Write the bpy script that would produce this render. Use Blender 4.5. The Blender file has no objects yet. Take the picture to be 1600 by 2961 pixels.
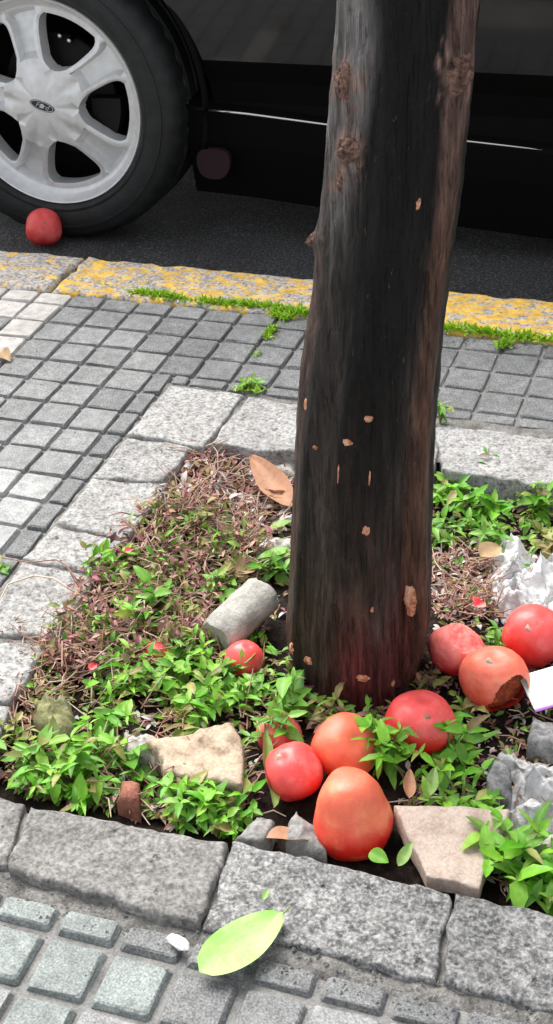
import bpy, bmesh, math, random
from mathutils import Vector, Matrix, Quaternion, noise
rnd = random.Random(7)
S = bpy.context.scene
COL = S.collection
PI = math.pi

# ------------------------------------------------------------------ camera
CAM_H = 1.0715
RC = Matrix(((0.94458919, 0.3241499, -0.05175047),
             (0.13879665, -0.53727449, -0.83190842),
             (-0.29746724, 0.7786289, -0.55249459)))       # rows: image right, image down, forward
FOC = 4052.4
cam = bpy.data.objects.new('camera', bpy.data.cameras.new('camera'))
COL.objects.link(cam)
cam.data.sensor_fit = 'HORIZONTAL'
cam.data.sensor_width = 36.0
cam.data.lens = 36.0 * FOC / 1600.0
cam.data.clip_start = 0.05
cam.data.clip_end = 2000
m = Matrix((RC[0], -RC[1], -RC[2])).transposed().to_4x4()
m.translation = (0, 0, CAM_H)
cam.matrix_world = m
S.camera = cam

# ------------------------------------------------------------------ light
SUN_EL, SUN_AZ = math.radians(54), math.radians(-44)      # azimuth from +Y towards +X
W = bpy.data.worlds.new('World')
S.world = W
W.use_nodes = True
nt = W.node_tree
sky = nt.nodes.new('ShaderNodeTexSky')
sky.sky_type = 'NISHITA'
sky.sun_disc = False
sky.sun_elevation = SUN_EL
sky.sun_rotation = SUN_AZ
sky.air_density = 1.0
sky.dust_density = 3.0
hs = nt.nodes.new('ShaderNodeHueSaturation')          # thin cloud: the blue is washed out
hs.inputs['Saturation'].default_value = 0.22
nt.links.new(sky.outputs[0], hs.inputs['Color'])
nt.links.new(hs.outputs[0], nt.nodes['Background'].inputs[0])
nt.nodes['Background'].inputs[1].default_value = 0.115
sl = bpy.data.lights.new('sun', 'SUN')
sl.energy = 1.9
sl.angle = math.radians(45)
sl.color = (1.0, 0.96, 0.9)
so = bpy.data.objects.new('sun', sl)
COL.objects.link(so)
sd = Vector((math.sin(SUN_AZ) * math.cos(SUN_EL), math.cos(SUN_AZ) * math.cos(SUN_EL), math.sin(SUN_EL)))
so.rotation_euler = sd.to_track_quat('Z', 'Y').to_euler()
so.location = sd * 20
S.view_settings.view_transform = 'Standard'
S.view_settings.look = 'None'
S.view_settings.gamma = 1
S.view_settings.use_curve_mapping = False
S.view_settings.exposure = 1.4

# ------------------------------------------------------------------ helpers
def ray(x, y):
    k = 1600.0 / 1392.0
    return RC.transposed() @ Vector(((x * k - 800) / FOC, (y * k - 1480.5) / FOC, 1.0))
def at(x, y, z=0.0):                     # a sight line met with the level plane z
    d = ray(x, y)
    t = (z - CAM_H) / d.z
    return Vector((d.x * t, d.y * t, z))
def N(x, y, z=0.0, s=1.0):
    return noise.noise(Vector((x * s, y * s, z * s)))
def fbm(x, y, z=0.0, s=1.0, o=4):
    a, v, k = 1.0, 0.0, s
    for _ in range(o):
        v += a * noise.noise(Vector((x * k, y * k, z * k + 3.7 * _)))
        a *= .5
        k *= 2.1
    return v
def mesh_of(name, verts, faces, mats, smooth=False, mi=None):
    me = bpy.data.meshes.new(name)
    me.from_pydata([tuple(v) for v in verts], [], faces)
    for q in (mats if isinstance(mats, (list, tuple)) else [mats]):
        me.materials.append(q)
    if mi:
        me.polygons.foreach_set('material_index', mi)
    if smooth:
        me.polygons.foreach_set('use_smooth', [True] * len(me.polygons))
    me.update()
    return me
def link(name, me, parent=None, loc=None):
    o = bpy.data.objects.new(name, me)
    COL.objects.link(o)
    if parent:
        o.parent = parent
    if loc is not None:
        o.location = loc
    return o
def tag(o, label=None, cat=None, group=None, kind=None):
    for k, v in (('label', label), ('category', cat), ('group', group), ('kind', kind)):
        if v:
            o[k] = v
    return o
def empty(name, loc, label, cat, group=None):
    o = bpy.data.objects.new(name, None)
    COL.objects.link(o)
    o.location = loc
    o.empty_display_size = .02
    return tag(o, label, cat, group)
def tube(verts, faces, pts, rads, n=6, cap=True):
    base = len(verts)
    pts = [Vector(p) for p in pts]
    for i, p in enumerate(pts):
        a = pts[max(i - 1, 0)]
        b = pts[min(i + 1, len(pts) - 1)]
        d = (b - a).normalized()
        u = d.cross(Vector((0, 0, 1)))
        if u.length < .05:
            u = d.cross(Vector((1, 0, 0)))
        u.normalize()
        w = d.cross(u)
        r = rads[i] if isinstance(rads, (list, tuple)) else rads
        for k in range(n):
            t = 2 * PI * k / n
            verts.append(p + (u * math.cos(t) + w * math.sin(t)) * r)
    for i in range(len(pts) - 1):
        for k in range(n):
            k2 = (k + 1) % n
            faces.append((base + i * n + k, base + i * n + k2, base + (i + 1) * n + k2, base + (i + 1) * n + k))
    if cap:
        faces.append(tuple(base + k for k in range(n))[::-1])
        faces.append(tuple(base + (len(pts) - 1) * n + k for k in range(n)))
def lathe(prof, n, axis_y=True, close=False):          # profile (r, d): circle in XZ, d along -Y
    v, f = [], []
    for r, d in prof:
        for k in range(n):
            t = 2 * PI * k / n
            v.append((r * math.cos(t), -d, r * math.sin(t)))
    for i in range(len(prof) - 1):
        for k in range(n):
            k2 = (k + 1) % n
            f.append((i * n + k, i * n + k2, (i + 1) * n + k2, (i + 1) * n + k))
    return v, f

def crisp(me, deg):
    me.set_sharp_from_angle(angle=math.radians(deg))
    return me

# ------------------------------------------------------------------ materials
class NB:
    def __init__(self, name, rough=.8, spec=.5, metal=0.0):
        self.m = bpy.data.materials.new(name)
        self.m.use_nodes = True
        self.t = self.m.node_tree
        self.b = self.t.nodes['Principled BSDF']
        self.b.inputs['Roughness'].default_value = rough
        self.b.inputs['Specular IOR Level'].default_value = spec
        self.b.inputs['Metallic'].default_value = metal
        self.co = self.t.nodes.new('ShaderNodeTexCoord')
    def n(self, typ, **kw):
        q = self.t.nodes.new(typ)
        for k, v in kw.items():
            setattr(q, k, v)
        return q
    def l(self, a, b):
        self.t.links.new(a, b)
    def vec(self, scale=(1, 1, 1), src='Object'):
        mp = self.n('ShaderNodeMapping')
        mp.inputs['Scale'].default_value = scale
        self.l(self.co.outputs[src], mp.inputs[0])
        return mp.outputs[0]
    def world(self, scale=(1, 1, 1)):
        g = self.n('ShaderNodeNewGeometry')
        mp = self.n('ShaderNodeMapping')
        mp.inputs['Scale'].default_value = scale
        self.l(g.outputs['Position'], mp.inputs[0])
        return mp.outputs[0]
    def noise(self, vec, scale, detail=4, rough=.55):
        q = self.n('ShaderNodeTexNoise')
        q.inputs['Scale'].default_value = scale
        q.inputs['Detail'].default_value = detail
        q.inputs['Roughness'].default_value = rough
        self.l(vec, q.inputs['Vector'])
        return q.outputs[0]
    def ramp(self, fac, stops, interp='LINEAR'):
        q = self.n('ShaderNodeValToRGB')
        q.color_ramp.interpolation = interp
        while len(q.color_ramp.elements) < len(stops):
            q.color_ramp.elements.new(.5)
        for e, (p, c) in zip(q.color_ramp.elements, stops):
            e.position = p
            e.color = (*c, 1) if len(c) == 3 else c
        self.l(fac, q.inputs[0])
        return q.outputs[0]
    def mix(self, fac, a, b, mode='MIX'):
        q = self.n('ShaderNodeMix', data_type='RGBA', blend_type=mode)
        for s, v in ((q.inputs[0], fac), (q.inputs[6], a), (q.inputs[7], b)):
            if hasattr(v, 'links'):
                self.l(v, s)
            else:
                s.default_value = v if isinstance(v, float) else ((*v, 1) if len(v) == 3 else v)
        return q.outputs[2]
    def math(self, op, a, b=0.0):
        q = self.n('ShaderNodeMath', operation=op)
        for s, v in ((q.inputs[0], a), (q.inputs[1], b)):
            if hasattr(v, 'links'):
                self.l(v, s)
            else:
                s.default_value = v
        return q.outputs[0]
    def rand(self):
        return self.n('ShaderNodeObjectInfo').outputs['Random']
    def color(self, c):
        self.l(c, self.b.inputs['Base Color']) if hasattr(c, 'links') else setattr(self.b.inputs['Base Color'], 'default_value', (*c, 1))
    def bump(self, h, strength=.5, dist=.002):
        q = self.n('ShaderNodeBump')
        q.inputs['Strength'].default_value = strength
        q.inputs['Distance'].default_value = dist
        self.l(h, q.inputs['Height'])
        self.l(q.outputs[0], self.b.inputs['Normal'])
W3 = lambda v: (v, v, v)

def mat_granite(name, dark, mid, light, grain=330, stain=(.5, .5, .47)):
    k = NB(name, .85, .35)
    w = k.world()
    n1 = k.noise(w, grain, 2, .6)
    n2 = k.noise(w, grain * .4, 3, .6)
    c = k.ramp(n1, [(.34, dark), (.5, mid), (.64, light)])
    c2 = k.ramp(n2, [(.36, dark), (.5, mid), (.66, light)])
    c = k.mix(.45, c, c2)
    big = k.ramp(k.noise(w, 14, 4), [(.3, W3(.72)), (.65, W3(1.08))])
    c = k.mix(.9, c, big, 'MULTIPLY')
    pit = k.ramp(k.noise(w, grain * .22, 3, .7), [(.27, W3(.3)), (.36, W3(1))])
    c = k.mix(.8, c, pit, 'MULTIPLY')
    tone = k.ramp(k.rand(), [(0, W3(.86)), (1, W3(1.06))])
    c = k.mix(.8, c, tone, 'MULTIPLY')
    k.color(c)
    k.bump(k.mix(.6, k.mix(.5, n1, n2), pit), .9, .004)
    return k.m
M = {}
M['granite_pale'] = mat_granite('granite_pale', (.11, .108, .103), (.33, .326, .318), (.5, .49, .475), 240)
M['granite_grey'] = mat_granite('granite_grey', (.045, .045, .046), (.17, .17, .168), (.42, .415, .405), 260)
M['granite_flat'] = mat_granite('granite_flat', (.08, .077, .073), (.185, .18, .172), (.33, .32, .305), 240)

def mat_tile(name, base, lo, hi, green=.0):
    k = NB(name, .82, .35)
    w = k.world()
    n1 = k.noise(w, 420, 2, .6)
    n2 = k.noise(w, 60, 4, .6)
    c = k.ramp(n1, [(.33, tuple(b * lo for b in base)), (.5, base), (.68, tuple(b * hi for b in base))])
    c = k.mix(.85, c, k.ramp(n2, [(.3, W3(.66)), (.68, W3(1.14))]), 'MULTIPLY')
    c = k.mix(.9, c, k.ramp(k.noise(w, 9, 4), [(.3, W3(.8)), (.7, W3(1.12))]), 'MULTIPLY')
    c = k.mix(.8, c, k.ramp(k.rand(), [(0, W3(.91)), (1, W3(1.06))]), 'MULTIPLY')
    k.color(c)
    k.bump(k.mix(.5, n1, n2), .45, .002)
    return k.m
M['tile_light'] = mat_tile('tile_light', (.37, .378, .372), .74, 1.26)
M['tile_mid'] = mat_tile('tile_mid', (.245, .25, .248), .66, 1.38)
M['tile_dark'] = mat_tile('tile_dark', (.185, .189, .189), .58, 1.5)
M['tile_white'] = mat_tile('tile_white', (.52, .495, .47), .88, 1.08)
M['tile_green'] = mat_tile('tile_green', (.235, .26, .25), .66, 1.4)

k = NB('mortar', .9, .3)
w = k.world()
c = k.ramp(k.noise(w, 30, 5, .65), [(.3, (.12, .12, .117)), (.5, (.21, .208, .2)), (.7, (.27, .266, .258))])
c = k.mix(.6, c, k.ramp(k.noise(w, 380, 2), [(.35, W3(.6)), (.6, W3(1.1))]), 'MULTIPLY')
k.color(c); k.bump(k.noise(w, 250, 3), .6, .002)
M['mortar'] = k.m

k = NB('cement', .92, .25)
w = k.world()
c = k.ramp(k.noise(w, 45, 5, .65), [(.3, (.11, .102, .094)), (.5, (.19, .182, .17)), (.7, (.29, .278, .262))])
c = k.mix(.7, c, k.ramp(k.noise(w, 330, 2), [(.35, W3(.55)), (.6, W3(1.12))]), 'MULTIPLY')
k.color(c); k.bump(k.noise(w, 160, 4), .8, .004)
M['cement'] = k.m

k = NB('asphalt', .8, .4)
w = k.world()
n1 = k.noise(w, 190, 2, .6)
c = k.ramp(n1, [(.3, W3(.02)), (.52, W3(.048)), (.68, W3(.15))])
c = k.mix(.8, c, k.ramp(k.noise(w, 7, 4), [(.3, W3(.7)), (.7, W3(1.2))]), 'MULTIPLY')
k.color(c); k.bump(n1, .9, .006)
M['asphalt'] = k.m

k = NB('kerb_granite', .85, .35)                      # granite under worn yellow paint
w = k.world()
n1 = k.noise(w, 170, 2, .6)
g = k.ramp(n1, [(.33, (.17, .165, .165)), (.5, (.36, .345, .335)), (.66, (.56, .53, .5))])
at_ = k.n('ShaderNodeAttribute', attribute_type='OBJECT', attribute_name='paint')
pn = k.math('ADD', k.math('MULTIPLY', k.noise(k.world((1, 1.6, 1)), 30, 4, .6), .5), k.math('MULTIPLY', k.noise(k.world((1, 1.4, 1)), 110, 4, .7), .5))
mask = k.ramp(k.math('ADD', pn, at_.outputs['Fac']), [(.50, W3(0)), (.54, W3(1))])
yel = k.ramp(k.noise(w, 70, 3), [(.35, (.62, .36, .06)), (.6, (.8, .52, .1))])
c = k.mix(mask, g, yel)
c = k.mix(.5, c, k.ramp(k.noise(w, 40, 4), [(.32, W3(.55)), (.6, W3(1.05))]), 'MULTIPLY')
k.color(c); k.bump(n1, .5, .003)
M['kerb'] = k.m

k = NB('soil', .95, .15)
w = k.world()
c = k.ramp(k.noise(w, 60, 5, .7), [(.3, (.008, .006, .005)), (.52, (.028, .02, .016)), (.72, (.075, .055, .045))])
k.color(c); k.bump(k.noise(w, 120, 5, .7), 1.0, .01)
M['soil'] = k.m

def mat_leaf(name, cols, rough=.45, trans=.25, veins=False):
    k = NB(name, rough, .4)
    g = k.n('ShaderNodeNewGeometry')
    r = k.math('FRACT', k.math('ADD', k.rand(), k.math('MULTIPLY', g.outputs['Random Per Island'], .8)))
    c = k.ramp(r, [(i / max(1, len(cols) - 1), q) for i, q in enumerate(cols)])
    c = k.mix(.6, c, k.ramp(k.noise(k.world(), 130, 3), [(.3, W3(.7)), (.7, W3(1.15))]), 'MULTIPLY')
    k.color(c)
    # thin leaf: some light comes through
    tr = k.n('ShaderNodeBsdfTranslucent')
    k.l(c, tr.inputs[0])
    ms = k.n('ShaderNodeMixShader')
    ms.inputs[0].default_value = trans
    out = k.t.nodes['Material Output']
    k.l(k.b.outputs[0], ms.inputs[1]); k.l(tr.outputs[0], ms.inputs[2]); k.l(ms.outputs[0], out.inputs[0])
    return k.m
M['leaf_bright'] = mat_leaf('leaf_bright', [(.1, .36, .012), (.18, .5, .03), (.28, .6, .05), (.13, .4, .025), (.34, .58, .08), (.07, .25, .015)])
M['leaf_mid'] = mat_leaf('leaf_mid', [(.08, .25, .02), (.14, .37, .03), (.24, .48, .08), (.1, .29, .035)])
M['leaf_olive'] = mat_leaf('leaf_olive', [(.14, .2, .03), (.28, .34, .06), (.38, .36, .12), (.22, .15, .07), (.14, .27, .04)])
M['leaf_pale'] = mat_leaf('leaf_pale', [(.3, .42, .14), (.24, .42, .1)])
M['moss'] = mat_leaf('moss', [(.2, .42, .01), (.3, .56, .02), (.38, .6, .03)])
M['litter'] = mat_leaf('litter', [(.26, .11, .085), (.5, .27, .21), (.15, .055, .045), (.6, .4, .33), (.36, .13, .16), (.06, .03, .026)], .8, .1)
M['litter_olive'] = mat_leaf('litter_olive', [(.28, .2, .09), (.42, .33, .15), (.17, .1, .045), (.24, .26, .07)], .8, .1)
M['stalk'] = mat_leaf('stalk', [(.28, .12, .08), (.48, .28, .19), (.58, .46, .36), (.36, .15, .12)], .7, .05)
M['stem'] = mat_leaf('stem', [(.12, .2, .04), (.2, .22, .06), (.2, .1, .05)], .6, .05)
M['dry_leaf'] = mat_leaf('dry_leaf', [(.42, .2, .11), (.5, .28, .17)], .6, .2)
M['tan_leaf'] = mat_leaf('tan_leaf', [(.5, .36, .2), (.4, .26, .14)], .65, .2)
M['white_bits'] = mat_leaf('white_bits', [(.5, .48, .45), (.7, .68, .66), (.35, .32, .3)], .8, .1)

k = NB('broad_leaf', .4, .45)                         # one fallen broad green leaf
v = k.vec()
sep = k.n('ShaderNodeSeparateXYZ'); k.l(v, sep.inputs[0])
wv = k.n('ShaderNodeTexWave', wave_type='BANDS', bands_direction='X'); wv.inputs['Scale'].default_value = 2.6
wv.inputs['Distortion'].default_value = 1.0
ab = k.math('ABSOLUTE', sep.outputs[1])
cm = k.n('ShaderNodeCombineXYZ'); k.l(k.math('SUBTRACT', k.math('MULTIPLY', sep.outputs[0], 40), k.math('MULTIPLY', ab, 26)), cm.inputs[0])
k.l(cm.outputs[0], wv.inputs['Vector'])
c = k.ramp(k.noise(v, 45, 3), [(.3, (.16, .36, .05)), (.6, (.24, .47, .08)), (.75, (.32, .53, .13))])
c = k.mix(k.math('MULTIPLY', k.ramp(wv.outputs[1], [(.85, W3(0)), (.99, W3(1))]), .2), c, (.2, .4, .06))
mid = k.ramp(ab, [(.0006, W3(1)), (.0017, W3(0))])
c = k.mix(k.math('MULTIPLY', mid, .6), c, (.2, .38, .07))
c = k.mix(k.ramp(k.noise(v, 120, 3, .7), [(.66, W3(0)), (.74, W3(.5))]), c, (.2, .26, .05))
k.color(c); k.bump(k.noise(v, 60, 4), .35, .003)
M['broad_leaf'] = k.m

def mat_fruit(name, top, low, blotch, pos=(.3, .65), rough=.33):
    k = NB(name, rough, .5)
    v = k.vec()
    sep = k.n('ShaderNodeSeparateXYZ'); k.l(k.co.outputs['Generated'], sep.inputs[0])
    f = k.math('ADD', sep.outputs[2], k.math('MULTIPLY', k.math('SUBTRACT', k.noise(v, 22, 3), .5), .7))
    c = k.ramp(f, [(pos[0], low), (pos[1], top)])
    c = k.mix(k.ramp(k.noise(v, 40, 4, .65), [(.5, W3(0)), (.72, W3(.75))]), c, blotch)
    c = k.mix(.6, c, k.ramp(k.noise(v, 55, 5, .7), [(.3, W3(.8)), (.55, W3(1.05))]), 'MULTIPLY')
    c = k.mix(.4, c, k.ramp(k.noise(k.vec((1, 1, .22)), 90, 3), [(.3, W3(.82)), (.6, W3(1.06))]), 'MULTIPLY')
    br = k.ramp(k.noise(v, 30, 4, .7), [(.67, W3(0)), (.78, W3(.4))])
    c = k.mix(br, c, tuple(q * .35 + .02 for q in low))
    dirt = k.ramp(k.noise(v, 75, 4, .75), [(.66, W3(0)), (.76, W3(.28))])
    c = k.mix(dirt, c, (.12, .06, .04))
    sp = k.ramp(k.noise(v, 330, 1), [(.68, W3(0)), (.78, W3(.25))])
    c = k.mix(sp, c, (.8, .42, .3))
    k.color(c)
    k.b.inputs['Subsurface Weight'].default_value = .12
    k.b.inputs['Subsurface Radius'].default_value = (.006, .002, .001)
    k.l(k.ramp(k.noise(v, 60, 3), [(.3, W3(rough - .08)), (.7, W3(rough + .2))]), k.b.inputs['Roughness'])
    k.bump(k.noise(v, 90, 4), .2, .002)
    return k.m
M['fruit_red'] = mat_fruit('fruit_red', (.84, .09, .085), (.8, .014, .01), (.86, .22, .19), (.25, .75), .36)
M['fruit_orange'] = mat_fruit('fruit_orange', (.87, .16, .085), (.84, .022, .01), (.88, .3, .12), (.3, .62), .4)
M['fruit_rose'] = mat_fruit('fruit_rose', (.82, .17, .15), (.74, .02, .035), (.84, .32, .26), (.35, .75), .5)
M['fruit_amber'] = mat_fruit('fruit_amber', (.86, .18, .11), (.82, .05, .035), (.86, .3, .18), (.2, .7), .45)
k = NB('fruit_flesh', .35, .5)
c = k.ramp(k.noise(k.vec(), 120, 4), [(.3, (.12, .015, .008)), (.6, (.45, .08, .03)), (.75, (.6, .2, .07))])
k.color(c); k.bump(k.noise(k.vec(), 150, 3), .8, .004)
M['fruit_flesh'] = k.m

k = NB('bark', .5, .2)
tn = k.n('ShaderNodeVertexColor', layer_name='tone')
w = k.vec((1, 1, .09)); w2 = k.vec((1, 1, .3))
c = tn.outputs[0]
c = k.mix(.8, c, k.ramp(k.noise(w, 120, 5, .68), [(.32, W3(.28)), (.5, W3(.9)), (.68, W3(1.95))]), 'MULTIPLY')
c = k.mix(.6, c, k.ramp(k.noise(w2, 60, 5, .7), [(.32, W3(.35)), (.66, W3(1.6))]), 'MULTIPLY')
crk = k.ramp(k.noise(k.vec((1, 1, .06)), 260, 4, .7), [(.36, W3(.3)), (.45, W3(1))])
c = k.mix(.7, c, crk, 'MULTIPLY')
fl = k.ramp(k.noise(k.vec((1, 1, .35)), 210, 3, .7), [(.66, W3(0)), (.74, W3(.6))])
c = k.mix(fl, c, (.13, .085, .065))
k.color(c)
k.l(k.ramp(k.noise(w2, 50, 4), [(.3, W3(.36)), (.7, W3(.62))]), k.b.inputs['Roughness'])
k.bump(k.mix(.5, k.noise(w, 150, 5, .7), k.mix(.5, k.noise(k.vec((1, 1, .6)), 170, 4, .7), crk)), .95, .006)
M['bark'] = k.m
k = NB('bark_scar', .7, .3)
c = k.ramp(k.noise(k.world(), 180, 4), [(.32, (.3, .1, .05)), (.5, (.62, .27, .15)), (.7, (.75, .5, .36))])
k.color(c); k.bump(k.noise(k.world(), 200, 4), .8, .004)
M['scar'] = k.m
k = NB('bark_knot', .8, .25)
c = k.ramp(k.noise(k.world(), 120, 5, .7), [(.34, (.03, .02, .017)), (.48, (.14, .075, .06)), (.66, (.36, .22, .165))])
k.color(c); k.bump(k.noise(k.world(), 140, 5, .7), 1.0, .008)
M['knot'] = k.m

def mat_rock(name, a, b, cc, rough=.85, scale=90):
    k = NB(name, rough, .35)
    v = k.world()
    c = k.ramp(k.noise(v, scale, 5, .65), [(.3, a), (.5, b), (.7, cc)])
    c = k.mix(.5, c, k.ramp(k.noise(v, 300, 2), [(.35, W3(.7)), (.6, W3(1.1))]), 'MULTIPLY')
    k.color(c); k.bump(k.noise(v, 130, 5, .65), .6, .004)
    return k.m
M['rock_grey'] = mat_rock('rock_grey', (.12, .12, .115), (.24, .24, .23), (.36, .35, .33))
M['rock_pale'] = mat_rock('rock_pale', (.26, .25, .23), (.44, .42, .38), (.56, .53, .48))
M['rock_core'] = mat_rock('rock_core', (.24, .23, .205), (.37, .36, .325), (.46, .445, .41), .85, 40)
M['rock_dark'] = mat_rock('rock_dark', (.08, .08, .08), (.2, .2, .2), (.36, .36, .355))
M['brick_tan'] = mat_rock('brick_tan', (.22, .15, .1), (.42, .33, .24), (.54, .44, .33), .9, 60)
M['tile_terra'] = mat_rock('tile_terra', (.34, .25, .2), (.5, .4, .335), (.58, .48, .41), .9, 35)
M['terra_red'] = mat_rock('terra_red', (.14, .05, .035), (.28, .11, .075), (.4, .19, .13), .9, 80)
M['moss_rock'] = mat_rock('moss_rock', (.08, .085, .05), (.21, .21, .09), (.34, .32, .2), .95, 70)

k = NB('plastic_white', .35, .5)
c = k.ramp(k.noise(k.world(), 55, 5, .7), [(.34, (.45, .45, .44)), (.46, (.74, .74, .735)), (.7, (.86, .86, .86))])
k.color(c); k.bump(k.noise(k.world(), 120, 5, .7), .8, .006)
M['plastic_white'] = k.m
k = NB('plastic_grey', .35, .5)
c = k.ramp(k.noise(k.world((1, 2.6, 1)), 40, 5, .7), [(.34, (.3, .3, .3)), (.46, (.62, .62, .615)), (.66, (.8, .8, .79))])
k.color(c); k.bump(k.noise(k.world((1, 3, 1)), 80, 5, .7), .8, .006)
M['plastic_grey'] = k.m
k = NB('card_print', .5, .4)
v = k.vec(); sep = k.n('ShaderNodeSeparateXYZ'); k.l(v, sep.inputs[0])
nz = k.noise(v, 70, 3)
c = k.ramp(nz, [(.35, (.72, .76, .68)), (.6, (.84, .85, .83)), (.75, (.62, .78, .5))])
c = k.mix(k.ramp(k.math('ADD', sep.outputs[1], k.math('MULTIPLY', sep.outputs[0], .35)), [(0, W3(1)), (.0001, W3(0))], 'CONSTANT'), c, c)
edge = k.ramp(k.math('MULTIPLY', sep.outputs[1], -1.0), [(.021, W3(0)), (.023, W3(1))])
c = k.mix(edge, c, (.3, .08, .42))
k.color(c)
M['card'] = k.m
k = NB('chewed_white', .5, .4); k.color((.82, .82, .8)); M['white'] = k.m

# car
k = NB('car_paint', .12, .5); k.color((.004, .0043, .0046))
k.b.inputs['Specular IOR Level'].default_value = .42
k.b.inputs['Coat Weight'].default_value = .3
k.b.inputs['Coat Roughness'].default_value = .05
M['paint'] = k.m
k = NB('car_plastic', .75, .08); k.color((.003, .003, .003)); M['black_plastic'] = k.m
k = NB('dull_reddish', .7, .2); k.color((.02, .008, .01)); M['dull_red'] = k.m
k = NB('chrome', .22, .5, 1.0); k.color((.62, .63, .63)); M['chrome'] = k.m
k = NB('glass_dark', .05, .5); k.color((.01, .012, .012)); M['glass'] = k.m
k = NB('rubber', .62, .4)
v = k.vec()
k.color(k.ramp(k.noise(v, 40, 4), [(.3, (.008, .009, .009)), (.7, (.018, .02, .02))]))
k.bump(k.noise(v, 200, 3), .3, .002)
M['rubber'] = k.m
k = NB('alloy', .34, .5, .35)
v = k.vec()
k.color(k.ramp(k.noise(v, 60, 4), [(.3, (.64, .645, .645)), (.65, (.74, .745, .745))]))
k.l(k.ramp(k.noise(v, 90, 4), [(.3, W3(.3)), (.7, W3(.46))]), k.b.inputs['Roughness'])
M['alloy'] = k.m
k = NB('alloy_dull', .5, .5, .5); k.color((.3, .305, .31)); M['alloy_dull'] = k.m
k = NB('brake_iron', .6, .4, .6); k.color((.015, .014, .014)); M['iron'] = k.m
k = NB('emblem_dark', .25, .5); k.color((.02, .024, .03)); M['emblem'] = k.m
k = NB('emblem_metal', .3, .5, .8); k.color((.5, .51, .52)); M['emblem_metal'] = k.m

# ------------------------------------------------------------------ ground, road, kerb
ROAD_Z = -0.0985
U = 0.0667
KERB0, KERB1 = 2.105, 2.258
def quad(name, x0, x1, y0, y1, z, mat):
    return link(name, mesh_of(name, [(x0, y0, z), (x1, y0, z), (x1, y1, z), (x0, y1, z)], [(0, 1, 2, 3)], mat))
tag(quad('ground', -400, 400, -400, 400, -.25, M['soil']), kind='structure')
v, f = [], []
NX, NY = 120, 34
for j in range(NY + 1):
    for i in range(NX + 1):
        x = -3.2 + 5.2 * i / NX
        y = KERB1 - .02 + 3.2 * (j / NY) ** 1.6
        v.append((x, y, ROAD_Z + .004 * fbm(x, y, 0, 6, 3) * min(1, j / 3)))
for j in range(NY):
    for i in range(NX):
        a = j * (NX + 1) + i
        f.append((a, a + 1, a + NX + 2, a + NX + 1))
b = len(v)
far = [(-400, KERB1 - .02), (-3.2, KERB1 - .02), (-3.2, 5.438), (-400, 5.438), (2.0, KERB1 - .02), (400, KERB1 - .02), (400, 5.438), (2.0, 5.438), (-400, 60), (400, 60)]
v += [(x, y, ROAD_Z) for x, y in far]
f += [(b, b + 1, b + 2, b + 3), (b + 4, b + 5, b + 6, b + 7), (b + 3, b + 6, b + 9, b + 8)]
tag(link('road', mesh_of('road', v, f, M['asphalt'], True)), kind='structure')

# stone patch: bilinear quad with rounded, uneven edges
def stone_mesh(name, q, top, depth, mat, nu=22, nv=12, rough=.002, rnd_e=.0045, wob=.004, seed=0.0, tilt=(0, 0)):
    c = sum((Vector(p[:2]) for p in q), Vector((0, 0))) / 4
    q = [Vector(p[:2]) - c for p in q]          # order: a(u0v0) b(u1v0) c(u1v1) d(u0v1)
    Lu = ((q[1] - q[0]).length + (q[2] - q[3]).length) / 2
    Lv = ((q[3] - q[0]).length + (q[2] - q[1]).length) / 2
    v, f = [], []
    def edge_pos(n, L):                          # denser near the rims
        ps = [0, .25 * rnd_e / L, .6 * rnd_e / L, rnd_e / L]
        inner = [rnd_e / L + (1 - 2 * rnd_e / L) * (i + 1) / (n + 1) for i in range(n)]
        return ps + inner + [1 - p for p in ps[::-1]]
    us, vs = edge_pos(nu, Lu), edge_pos(nv, Lv)
    for b in vs:
        for a in us:
            p = q[0] * (1 - a) * (1 - b) + q[1] * a * (1 - b) + q[2] * a * b + q[3] * (1 - a) * b
            d = min(a * Lu, (1 - a) * Lu, b * Lv, (1 - b) * Lv)
            wx, wy = p.x + c.x, p.y + c.y
            e = max(0.0, 1 - d / .03)
            px = p.x + wob * e * fbm(wx, wy, seed, 26, 3)
            py = p.y + wob * e * fbm(wx, wy, seed + 9, 26, 3)
            t = max(0.0, 1 - d / rnd_e)
            z = rough * fbm(wx, wy, seed, 20, 4) + .5 * rough * N(wx, wy, seed, 110) - rnd_e * .75 * (1 - math.sqrt(max(0, 1 - t * t))) + tilt[0] * p.x + tilt[1] * p.y
            v.append((px, py, z))
    nu_, nv_ = len(us), len(vs)
    for j in range(nv_ - 1):
        for i in range(nu_ - 1):
            a = j * nu_ + i
            f.append((a, a + 1, a + nu_ + 1, a + nu_))
    ring = [i for i in range(nu_)] + [j * nu_ + nu_ - 1 for j in range(1, nv_)] + [(nv_ - 1) * nu_ + i for i in range(nu_ - 2, -1, -1)] + [j * nu_ for j in range(nv_ - 2, 0, -1)]
    b0 = len(v)
    for r_ in ring:
        v.append((v[r_][0] * 1.0, v[r_][1], -depth))
    n = len(ring)
    for i in range(n):
        f.append((ring[i], b0 + i, b0 + (i + 1) % n, ring[(i + 1) % n]))
    return mesh_of(name, v, f, mat, True), Vector((c.x, c.y, top))

kerb = tag(bpy.data.objects.new('kerb', None), 'long granite kerb with worn yellow paint between pavement and road', None, None, 'structure')
COL.objects.link(kerb)
for x0, x1, paint in ((-3.2, -2.25, -.04), (-2.243, -1.232, -.035), (-1.222, -.52, .012), (-.512, .65, .04), (.657, 1.6, .05)):
    me, c = stone_mesh('kerb_stone', [(x0, KERB0), (x1, KERB0), (x1, KERB1), (x0, KERB1)], .004, .25, M['kerb'], 60, 9, .003, .012, .008, x0)
    o = link('kerb_stone', me, kerb, c)
    o['paint'] = paint
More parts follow.
